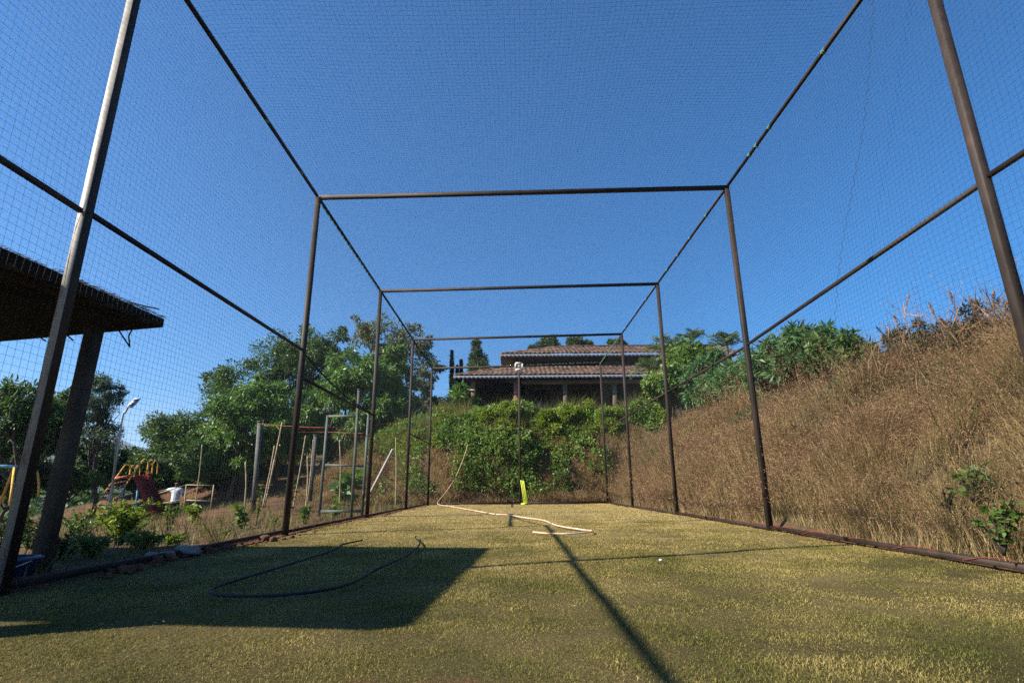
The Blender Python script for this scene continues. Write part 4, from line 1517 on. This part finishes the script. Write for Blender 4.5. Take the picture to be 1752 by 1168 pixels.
# red banana-like shrub by cypresses
tree('leafy_shrub', 'leafy shrub with long drooping leaves at the left end of the veranda', (at(790, 690, Y=28)[0], 28, ground_at(-3, 28)), [pxcrown(790, 680, 24, 24, 28, 1)], 16, 70, .34, .16, 'mango', .04, 440, .6, 'shrub', part='stem')
tree('leafy_shrub', 'low grey green shrub left of the cypresses', (at(745, 700, Y=27)[0], 27, ground_at(-4.5, 27)), [pxcrown(752, 690, 22, 20, 27, 1), pxcrown(735, 712, 24, 16, 27, 1)], 22, 60, .16, .35, 'greyleaf', .04, 443, .2, 'shrub', part='stem')


def palm(name, label, base, h, nf, fl_, seed, mat='palm'):
    r = RS(seed)
    o = thing(name, tuple(base), label, 'palm')
    b = np.array(base, float)
    top = b+[r.randn()*.1, 0, h]
    MB().tube(spline([b-[0, 0, .3], b+[.05, 0, h*.5], top], 5), np.linspace(.10, .06, 11), 8).build('trunk', 'bark', o, smooth=True)
    for i in range(nf):
        a = 2*pi*i/nf+r.rand()*.5
        el_ = .5+1.0*r.rand()
        d_ = np.array([math.cos(a)*math.cos(el_), math.sin(a)*math.cos(el_), math.sin(el_)])
        L_ = fl_*(.8+.4*r.rand())
        t = np.linspace(0, 1, 12)
        P = top+d_*L_*t[:, None]+np.array([0, 0, -1])*(L_*.75*t**2.4)[:, None]
        mb = MB()
        mb.tube(P, np.linspace(.015, .004, 12), 4)
        n = 46
        tt_ = np.repeat(np.linspace(.12, 1, n//2), 2)
        Q = np.stack([np.interp(tt_, t, P[:, k]) for k in range(3)], -1)
        side = nrm(np.cross(d_, [0, 0, 1]))
        sg = np.tile([1, -1], n//2)[:, None]
        D = side*sg*.8+d_*.55+np.array([0, 0, -.25])+r.randn(n, 3)*.08
        V, F = leafquads(Q, D, L_*.30*np.sin(np.clip(tt_, .1, .97)*pi)**.5, .10, seed+i)
        mb.arr(V, F)
        mb.build('frond', mat, o)
    return o


for px, py, Y, nf, fl_, sd, lab in ((1138, 604, 23, 14, 1.5, 501, 'small palm with arching fronds on the bank right of the house'),
                                  (1240, 592, 20, 15, 1.25, 511, 'taller palm behind the shrubs left of the first right post'),
                                  (1112, 640, 25, 11, 1.5, 521, 'palm partly hidden at the right end of the roof'),
                                  (1190, 585, 22, 12, 1.1, 531, 'palm top rising behind the bright green shrub')):
    tp_ = at(px, py, Y=Y)
    gz = ground_at(tp_[0], Y)
    palm('palm', lab, (tp_[0], Y, gz), tp_[2]-gz, nf, fl_, sd)
MAT['weedleaf2'] = leafmat('dull shrub leaves', [(.02, .03, .012), (.04, .05, .02), (.065, .075, .03), (.11, .09, .05)], .6, .25, .2)
# broadleaf shrubs at the top of the right bank
for q, (px, py, rx, ry, Y, sz, asp, mt, lab, droop) in enumerate([
        (1180, 622, 40, 32, 21, .17, .5, 'bright', 'tall bright green shrub right of the house roof', .1),
        (1150, 650, 40, 26, 20, .14, .45, 'creeper', 'green bush under the palm right of the house', .2),
        (1265, 660, 48, 38, 15, .22, .20, 'bluegreen', 'blue green shrub with long narrow leaves behind the first right post', .7),
        (1215, 640, 36, 45, 17, .20, .22, 'bluegreen', 'narrow leaved shrub between the two middle right posts', .7),
        (1325, 622, 46, 40, 12.5, .18, .20, 'bluegreen', 'blue green shrub just right of the first right post', .7),
        (1385, 600, 50, 38, 11.0, .16, .24, 'bluegreen', 'leafy shrub in the middle of the right bank top', .5),
        (1448, 600, 46, 34, 10.0, .14, .26, 'darkleaf', 'darker leafy shrub at the right end of the row of shrubs', .5),
        (1615, 600, 44, 34, 7.4, .06, .35, 'weedleaf2', 'dull olive bush between the spindly weed and the dark shrub', .1),
        (1555, 590, 36, 40, 8.2, .06, .4, 'weedleaf2', 'thin spindly weed bush among the dry grass plumes', .1),
        (1690, 565, 66, 48, 6.6, .07, .3, 'weedleaf2', 'dark shrub behind the grass plumes by the nearest right post', .2)]):
    b = at(px, py+ry, Y=Y)
    gz = ground_at(b[0], Y)
    tree('bank_shrub', lab, (b[0], Y, min(gz, b[2])), [pxcrown(px, py, rx, ry, Y, 1), pxcrown(px-rx*.4, py+ry*.5, rx*.8, ry*.6, Y, .8), pxcrown(px+rx*.4, py+ry*.5, rx*.7, ry*.6, Y, .6)], 52, 100 if q < 7 else 55, sz, asp, mt, .02 if mt == 'weedleaf2' else .04, 530+q*9, droop, 'shrub', 'shrubs along the top of the right bank', part='stem', crad=.32, fork=.15)

# hedge bushes along the top of the back bank
hl = ['leftmost', 'second', 'third', 'fourth', 'fifth', 'sixth', 'seventh', 'eighth', 'ninth', 'tenth', 'eleventh', 'last']
for q in range(12):
    px = 765+q*34
    Y = 21.2+.5*math.sin(q*2.1)
    py = 724-min(q, 3)*4+6*math.sin(q*1.7)-(4 if q > 6 else 0)
    b = at(px, py+25, Y=Y)
    tree('hedge_bush', f'{hl[q]} bush from the left in the bright green hedge below the veranda', (b[0], Y, min(ground_at(b[0], Y), b[2])), [pxcrown(px, py, 20+7*math.sin(q*2.3), 15+5*math.sin(q*3.1), Y, 1), pxcrown(px+9*math.sin(q*4.0), py+16, 22, 13, Y, .6)], 30, 100, .10, .38, 'hedge', .02, 640+q*5, -.1, 'bush', 'bushes in the hedge below the veranda', part='stem', crad=.34, fork=.15)


# creeper over the back bank
def on_bank(n, seed, x0, x1, y0, y1, maskf, thick, size, asp, mat, name, label, cat, lump=1.4):
    r = RS(seed)
    x = x0+r.rand(n)*(x1-x0)
    y = y0+r.rand(n)*(y1-y0)
    z = terrain(x, y)
    m = maskf(x, y, z)
    k = r.rand(n) < m
    x, y, z = x[k], y[k], z[k]
    e = .05
    gx_ = (terrain(x+e, y)-terrain(x-e, y))/(2*e)
    gy_ = (terrain(x, y+e)-terrain(x, y-e))/(2*e)
    N = nrm(np.stack([-gx_, -gy_, np.ones_like(x)], -1))
    lumpv = np.clip(.45+lump*fbm(x*1.3+z, y*1.3+z*.8, seed+3)+.8*fbm(x*3.1, z*3.1, seed+5), .05, 1.3)
    off = thick*lumpv*(r.rand(len(x))**.4)
    P = np.stack([x, y, z], -1)+N*off[:, None]
    D = N*.7+r.randn(len(x), 3)*.5+np.array([0, 0, -.35])
    V, F = leafquads(P, D, size*(.6+.8*r.rand(len(x))), asp, seed+7)
    mb = MB().arr(V, F)
    return tag(mb.build(name, mat), label, cat, kind='stuff')


def m_creeper(x, y, z):
    edge = fbm(x*1.2, z*1.2, 61)*1.1
    main = sm(-2.35, -1.9, x+edge)*(1-sm(.35, .95, x+edge*.8))*sm(.35, .9, z+edge)
    top = sm(2.25, 2.8, z+edge*1.6+.25*sm(0, 3, -x)-.25*sm(.5, 2, x))*.8
    low = (fbm(x*1.9+3, z*1.9, 67) > .02)*.5*sm(-6, -2, x)*(1-sm(3.2, 4.0, x))
    return np.clip(np.maximum(np.maximum(main, top), low), 0, 1)


on_bank(150000, 701, -6.5, 5.5, 18.7, 22.5, m_creeper, .62, .10, .5, 'creeper', 'creeper', 'dense green creeper hanging down the back bank behind the stumps', 'creeper')
on_bank(60000, 711, -7.5, 4.0, 19.2, 23.5, lambda x, y, z: sm(2.0, 2.7, z+fbm(x*1.2, z, 71)+.22*sm(0, 4, -x)*2), .5, .11, .3, 'hedge', 'bank_foliage', 'light green leafy growth along the brow of the back bank', 'foliage')


on_bank(36000, 721, 3.9, 6.8, 7.5, 18.5, lambda x, y, z: np.clip(4*fbm(x*.9, y*.6, 73)-.25+sm(4.9, 6.0, x), 0, 1), .55, .13, .22, 'bluegreen', 'bank_shoots', 'blue green leafy shoots spilling over the top of the right bank', 'foliage')
MAT['weedleaf'] = leafmat('dull weed leaves', [(.035, .05, .018), (.07, .08, .03), (.11, .10, .045), (.15, .11, .06)], .6, .3, .2)
on_bank(90000, 731, 3.35, 6.8, 2.0, 18.5, lambda x, y, z: np.clip((fbm(x*1.5, y*1.1, 83) > .12)*.35+.9*sm(1.15, 1.9, z+fbm(x*1.4, y*1.4, 88))*(1-sm(7.5, 10.5, y)), 0, 1), .75, .042, .35, 'weedleaf', 'bank_weeds', 'small green weeds scattered through the dry grass of the right bank', 'weeds')

# wooded valley beyond the playground
r = RS(66)
nn = 420
a = np.radians(-72+62*r.rand(nn))
dd = 42+r.rand(nn)**.8*230
C = np.stack([dd*np.sin(a), dd*np.cos(a), 0*a], -1)
C[:, 2] = terrain(C[:, 0], C[:, 1])+1.5
mb = MB()
clump_leaves(mb, C, 2.2+3.0*r.rand(nn), 190, .95, .5, 67, .1, flat=.75)
tag(mb.build('valley_wood', 'darkleaf'), 'dark wooded valley beyond the playground in front of the hills', 'woodland', kind='stuff')


# dry grass
def grass_on(n, seed, xf, yf, maskf, h, wd, lean, mat, heads=0, headmat='seedhead', wind=(0, 0, 0)):
    r = RS(seed)
    x, y = xf(r, n), yf(r, n)
    z = terrain(x, y)
    tus = vnoise(x*3.3+.7*y, y*3.3, seed+21)*.6+vnoise(x*7.1, y*7.1, seed+22)*.4
    k = (r.rand(n) < maskf(x, y, z)) & (r.rand(n) < np.clip(tus*2.6-.42, .08, 1))
    x, y, z, tus = x[k], y[k], z[k], tus[k]
    P = np.stack([x, y, z-.02], -1)
    n = len(x)
    hh = h*(.5+.9*r.rand(n))*(.55+.9*tus)*np.clip(1+2.2*fbm(x*1.3, y*1.3, seed+3), .35, 2)
    V, T_, tip, d = blades(P, hh, wd*(.6+.8*r.rand(n)), lean*(.4+1.2*r.rand(n)), seed+4, wind)
    mb = MB().arr(V, T_, 0)
    if heads:
        sel = r.rand(n) < .6
        tp_ = tip[sel]
        dd = d[sel]
        hs = hh[sel]
        tp_ = np.repeat(tp_, heads, 0)
        dd = np.repeat(dd, heads, 0)
        t = r.rand(len(tp_))
        hs = np.repeat(hs, heads)
        Q = tp_-(dd*.5+np.array([0, 0, .75]))*(t*hs*.35)[:, None]+r.randn(len(tp_), 3)*.012
        D = dd*.5+r.randn(len(tp_), 3)*.6+np.array([0, 0, .35])
        V, F = leafquads(Q, D, (.012+.022*r.rand(len(Q)))*np.clip(np.abs(Q[:, 1])/6, .7, 1.8), .22, seed+6, .05)
        mb.arr(V, F, 1)
    return mb, [mat, headmat]


one = lambda x, y, z: np.ones_like(x)
mb, mt = grass_on(110000, 801, lambda r, n: 3.12+r.rand(n)**1.05*3.7, lambda r, n: 7.5+r.rand(n)*11.5, lambda x, y, z: np.clip(.55+sm(.0, .4, x-3.22)+1.2*fbm(x*1.1, y*1.1, 9), .1, 1), .50, .006, .62, 'drygrass', 4, wind=(-.08, 0, 0))
mb2, mt2 = grass_on(190000, 805, lambda r, n: 3.12+r.rand(n)**1.05*3.7, lambda r, n: 1.2+r.rand(n)*6.8, lambda x, y, z: np.clip(.55+sm(.0, .4, x-3.22)+1.2*fbm(x*1.1, y*1.1, 9), .1, 1), (.46), .0040, .62, 'drygrass', 5, wind=(-.08, 0, 0))
tag(mb2.build('near_dry_grass', mt2), 'fine brown dry grass on the near part of the right bank', 'dry grass', kind='stuff')
tag(mb.build('dry_grass', mt), 'dense brown dry grass with fine seed heads covering the right bank', 'dry grass', kind='stuff')
mb, mt = grass_on(22000, 811, lambda r, n: 4.6+r.rand(n)*4.5, lambda r, n: 1.5+r.rand(n)*17, lambda x, y, z: np.clip(.35+1.9*fbm(x*1.1, y*1.1, 8)+.25*(y < 9), 0, 1), (.52), .005, .6, 'drygrass', 4)
tag(mb.build('dry_grass_crest', mt), 'taller dry grass with loose plumes along the crest of the right bank', 'dry grass', kind='stuff')
mb, mt = grass_on(85000, 821, lambda r, n: -7.5+r.rand(n)*12, lambda r, n: 18.42+r.rand(n)*3.3, lambda x, y, z: np.where(x > .4, 1, .8)*np.clip(1.1-.25*z, .2, 1), .36, .011, .85, 'drygrass', 2)
tag(mb.build('bank_grass', mt), 'tufts of dry tan grass on the lower part of the back bank', 'dry grass', kind='stuff')
mb, mt = grass_on(80000, 831, lambda r, n: -3.15-r.rand(n)**1.3*26, lambda r, n: 1.5+r.rand(n)**.9*30, lambda x, y, z: np.clip(.5+2.2*fbm(x*.35, y*.35, 5)+.6*(x < -8)*(y < 22), .1, 1), .20, .011, .8, 'olivegrass', 0)
tag(mb.build('wild_grass', mt), 'patchy wild grass on the reddish ground left of the cage', 'grass', kind='stuff')
# greener blades mixed into the right bank
mb, mt = grass_on(9000, 841, lambda r, n: 3.2+r.rand(n)*4.5, lambda r, n: 1.5+r.rand(n)*17, lambda x, y, z: np.clip(.1+2.5*fbm(x*.7, y*.7, 43), 0, 1), .55, .010, .5, 'olivegrass', 0)
tag(mb.build('green_grass', mt), 'sparse green blades standing among the dry bank grass', 'grass', kind='stuff')

mb, mt = grass_on(2600, 851, lambda r, n: 4.4+r.rand(n)*3.2, lambda r, n: 3.2+r.rand(n)**1.2*11, lambda x, y, z: np.clip(sm(1.1, 1.9, z), 0, 1), 1.05, .0050, .45, 'drygrass', 26, wind=(-.45, 0, 0))
tag(mb.build('tall_stalks', mt), 'tall loose seed stalks standing above the crest of the right bank', 'dry grass', kind='stuff')
mb, mt = grass_on(16000, 861, lambda r, n: -6.5+r.rand(n)*12, lambda r, n: 20.6+r.rand(n)*2.2, one, .62, .012, .5, 'olivegrass', 0)
tag(mb.build('hedge_grass', mt), 'long yellow green grass growing through the hedge on the back bank', 'grass', kind='stuff')

# individual grass plumes against the sky
plumes = [(1520, 700, 1555, 505, 7.6), (1560, 700, 1530, 540, 8), (1640, 690, 1590, 520, 6.8), (1660, 690, 1625, 500, 6.4), (1700, 690, 1660, 512, 6.2), (1690, 690, 1700, 498, 6.2), (1720, 690, 1735, 495, 6), (1600, 700, 1570, 545, 7.4), (1740, 700, 1690, 530, 5.8), (1580, 700, 1500, 560, 7.8), (1670, 690, 1610, 545, 6.4), (1710, 680, 1720, 520, 6)]
pos_ = ['one leaning left at the left end', 'short one at the left', 'arching one in the middle', 'tall one in the middle', 'broad one right of the middle', 'upright one right of the middle', 'rightmost one touching the near post', 'low arching one at the left', 'low leaning one near the post', 'farthest left one', 'low one in the middle', 'second one from the near post']
r = RS(77)
for q, (bx, by, tx, ty, Y) in enumerate(plumes):
    A0 = at(bx, by, Y=Y)
    B0 = at(tx, ty, Y=Y-.1)
    P = spline([A0-[0, 0, .4], A0+(B0-A0)*.5+[.07, 0, .10], A0+(B0-A0)*.85+[.02, 0, .06], B0])
    g = thing('grass_plume', tuple(A0), f'tall dry grass plume against the sky, {pos_[q]}', 'grass plume', 'dry grass plumes at the top right')
    MB().tube(P, np.linspace(.006, .002, len(P)), 4).build('stalk', 'seedhead', g)
    n = 200
    t = .60+.40*r.rand(n)
    Q = np.stack([np.interp(t, np.linspace(0, 1, len(P)), P[:, k]) for k in range(3)], -1)+r.randn(n, 3)*(.003+.014*(1-t))[:, None]
    D = nrm(P[-1]-P[-6])*1.3+r.randn(n, 3)*.4
    V, F = leafquads(Q, D, .018+.022*r.rand(n), .16, 900+q)
    mbp = MB().arr(V, F)
    n = 40
    t = r.rand(n)*.6
    Q = np.stack([np.interp(t, np.linspace(0, 1, len(P)), P[:, k]) for k in range(3)], -1)
    V, F = leafquads(Q, r.randn(n, 3)*.5+[0, 0, .5], .2+.2*r.rand(n), .035, 950+q)
    MB().arr(V, F).build('blade', 'seedhead', g)
    mbp.build('plume', 'seedhead', g)


# small plants
def weed(name, label, base, h, w_, n, size, asp, mat, seed, group=None, cat='plant', stems=7, droop=.2):
    r = RS(seed)
    b = np.array(base, float)
    o = thing(name, tuple(b), label, cat, group)
    ms = MB()
    ml = MB()
    for i in range(stems):
        a = r.rand()*2*pi
        L_ = h*(.55+.5*r.rand())
        e = b+np.array([math.cos(a)*w_*r.rand(), math.sin(a)*w_*r.rand(), L_])
        m = b+(e-b)*.5+np.array([0, 0, L_*.12])
        P = spline([b-[0, 0, .05], m, e], 5)
        ms.tube(P, np.linspace(.008, .003, len(P)), 4)
        k = n//stems
        t = .2+.8*r.rand(k)
        Q = np.stack([np.interp(t, np.linspace(0, 1, len(P)), P[:, c]) for c in range(3)], -1)
        D = r.randn(k, 3)*np.array([.8, .8, .35])+np.array([0, 0, .15-droop])
        V, F = leafquads(Q, D, size*(.5+.8*r.rand(k)), asp, seed+i*3)
        ml.arr(V, F)
    ms.build('stem', 'twig', o)
    ml.build('foliage', mat, o)
    return o


def gpos(px, py, Y):
    c = at(px, py, Y=Y)
    return (c[0], Y, ground_at(c[0], Y))


for px, py, Y, h, w_, n, sz, asp, mt, lab in [
        (415, 895, 8.3, .36, .16, 150, .10, .45, 'bright', 'small bright sapling left of the second left post'),
        (521, 885, 9.3, .30, .13, 130, .09, .45, 'bright', 'small bright sapling just right of the second left post'),
        (576, 866, 11.8, .24, .2, 110, .11, .45, 'bright', 'low bright seedling seen through the gate'),
        (333, 880, 12.5, .42, .22, 150, .12, .45, 'hedge', 'young bush at the foot of the tall thin stake right of the man'),
        (468, 890, 9.0, .22, .1, 60, .07, .4, 'hedge', 'little weed leaning at the foot of the second left post'),
        (290, 900, 9.5, .5, .22, 160, .08, .3, 'hedge', 'tall thin weed in front of the man'),
        (500, 820, 13.6, .95, .14, 90, .12, .35, 'bright', 'climbing young plant on the bent bamboo stake'),
        (445, 840, 13, .8, .12, 70, .10, .35, 'bright', 'climbing young plant at the long bamboo stake')]:
    weed('sapling', lab, gpos(px, py, Y), h, w_, n, sz, asp, mt, int(px*3+py), 'young plants in the garden', 'sapling')
# banana like clump behind gate
weed('broad_leaf_plant', 'large leaved green plant behind the lower half of the gate', gpos(592, 835, 17), 1.1, .5, 150, .40, .36, 'mango', 1234, None, 'plant', 11, .1)
weed('bushy_weed', 'dense bright green weed outside the left net behind the shelter pillar', gpos(205, 930, 6.3), .48, .42, 1300, .07, .25, 'hedge', 1240, 'weeds outside the left net', 'weed', 26, -.2)
for q, (px, Y, h, w_, n, mt, lab) in enumerate([
        (255, 5.6, .34, .3, 600, 'creeper', 'low leafy weed right of the dense bright one'),
        (165, 5.0, .42, .3, 520, 'creeper', 'dark weed at the foot of the shelter pillar'),
        (110, 5.0, .5, .3, 520, 'darkleaf', 'dark weed between the near post and the pillar'),
        (60, 6.4, .9, .4, 600, 'darkleaf', 'tall dark weed behind the near post'),
        (20, 5.6, .7, .35, 480, 'darkleaf', 'dark weed at the left edge behind the near post'),
        (230, 8.6, .5, .4, 520, 'creeper', 'leafy weed in front of the slide'),
        (140, 8.0, .8, .5, 600, 'creeper', 'leafy weed left of the lamp pole foot'),
        (385, 7.2, .16, .14, 120, 'creeper', 'tiny weed by the broken earth'),
        (300, 6.0, .22, .2, 260, 'hedge', 'small pale weed above the pale rocks')]):
    c = at(px, 900, Y=Y)
    weed('bushy_weed', lab, (c[0], Y, ground_at(c[0], Y)), h*.5, w_, int(n*1.3), .05, .34, mt, 1300+q*11, 'weeds outside the left net', 'weed', 18, .05)
for q, (px, py, Y, h, n, sz, lab) in enumerate([
        (1665, 850, 4.9, .26, 170, .052, 'bright broad leaved plant half way up the right bank'),
        (1715, 935, 4.2, .28, 190, .052, 'bright broad leaved plant low at the right edge of the bank'),
        (1620, 870, 5.2, .16, 30, .06, 'small broad leaved plant below the upper bright one')]):
    c = at(px, py, Y=Y)
    # find where this ray meets the bank
    d = c-CAM
    t = np.linspace(.3, 3, 2000)
    Pp = CAM+d*t[:, None]
    hit = np.argmax(Pp[:, 2] < terrain(Pp[:, 0], Pp[:, 1])+.12)
    b = Pp[hit]-d/np.linalg.norm(d)*.34
    weed('broad_leaf_plant', lab, tuple(b), h, .2, n, sz, .55, 'bright', 1500+q*7, 'broad leaved plants on the right bank', 'plant', 9, .25)

# ------------------------------------------------------------------ far hills
for nm, rad, hgt, sd, base in (('far_hills', 2200, 235, 5, 90), ('near_hills', 1150, 60, 9, 55)):
    az_ = np.radians(np.linspace(-85, 60, 240))
    rr_ = np.linspace(0, 1, 22)
    A_, R_ = np.meshgrid(az_, rr_, indexing='ij')
    prof = base+hgt*(.45+.9*fbm(np.degrees(A_)*.09, A_*0+sd, sd, 5))
    D_ = rad*(.78+.40*R_)
    Zz = prof*np.sin(np.clip(R_*1.5, 0, 1)*pi/2)**1.2*(1-.6*sm(.7, 1, R_))+fbm(D_*np.sin(A_)/90, D_*np.cos(A_)/90, sd+2, 5)*70*np.sin(R_*pi)-30
    V = np.stack([D_*np.sin(A_), D_*np.cos(A_), Zz], -1).reshape(-1, 3)
    id_ = np.arange(V.shape[0]).reshape(A_.shape)
    MAT.setdefault('hill', noisemat('wooded hillside', [(0.3, (.012, .02, .012)), (0.6, (.025, .035, .018)), (0.75, (.05, .05, .03))], .02, .95, 0))
    tag(MB().arr(V, np.stack([id_[:-1, :-1], id_[1:, :-1], id_[1:, 1:], id_[:-1, 1:]], -1).reshape(-1, 4)).build(nm, 'hill', smooth=True), kind='structure')

# ------------------------------------------------------------------ haze
HAZE = True
if HAZE:
    m = bpy.data.materials.new('haze air')
    m.use_nodes = True
    n = m.node_tree
    n.nodes.remove(n.nodes['Principled BSDF'])
    v = n.nodes.new('ShaderNodeVolumePrincipled')
    v.inputs['Color'].default_value = (.60, .77, 1, 1)
    v.inputs['Density'].default_value = .00026
    v.inputs['Anisotropy'].default_value = .2
    lk(n, v.outputs[0], n.nodes['Material Output'].inputs['Volume'])
    MAT['haze'] = m
    zlo = float(GZ.min())-1
    o = MB().box((0, 1000, (zlo+330)/2), (5300, 3500, 330-zlo)).build('haze', 'haze')
    tag(o, 'thin blue haze lying in the air over the valley', 'haze', kind='stuff')

sc.cycles.use_denoising = False
sc.cycles.max_bounces = 5
sc.cycles.transparent_max_bounces = 8
sc.cycles.volume_bounces = 0
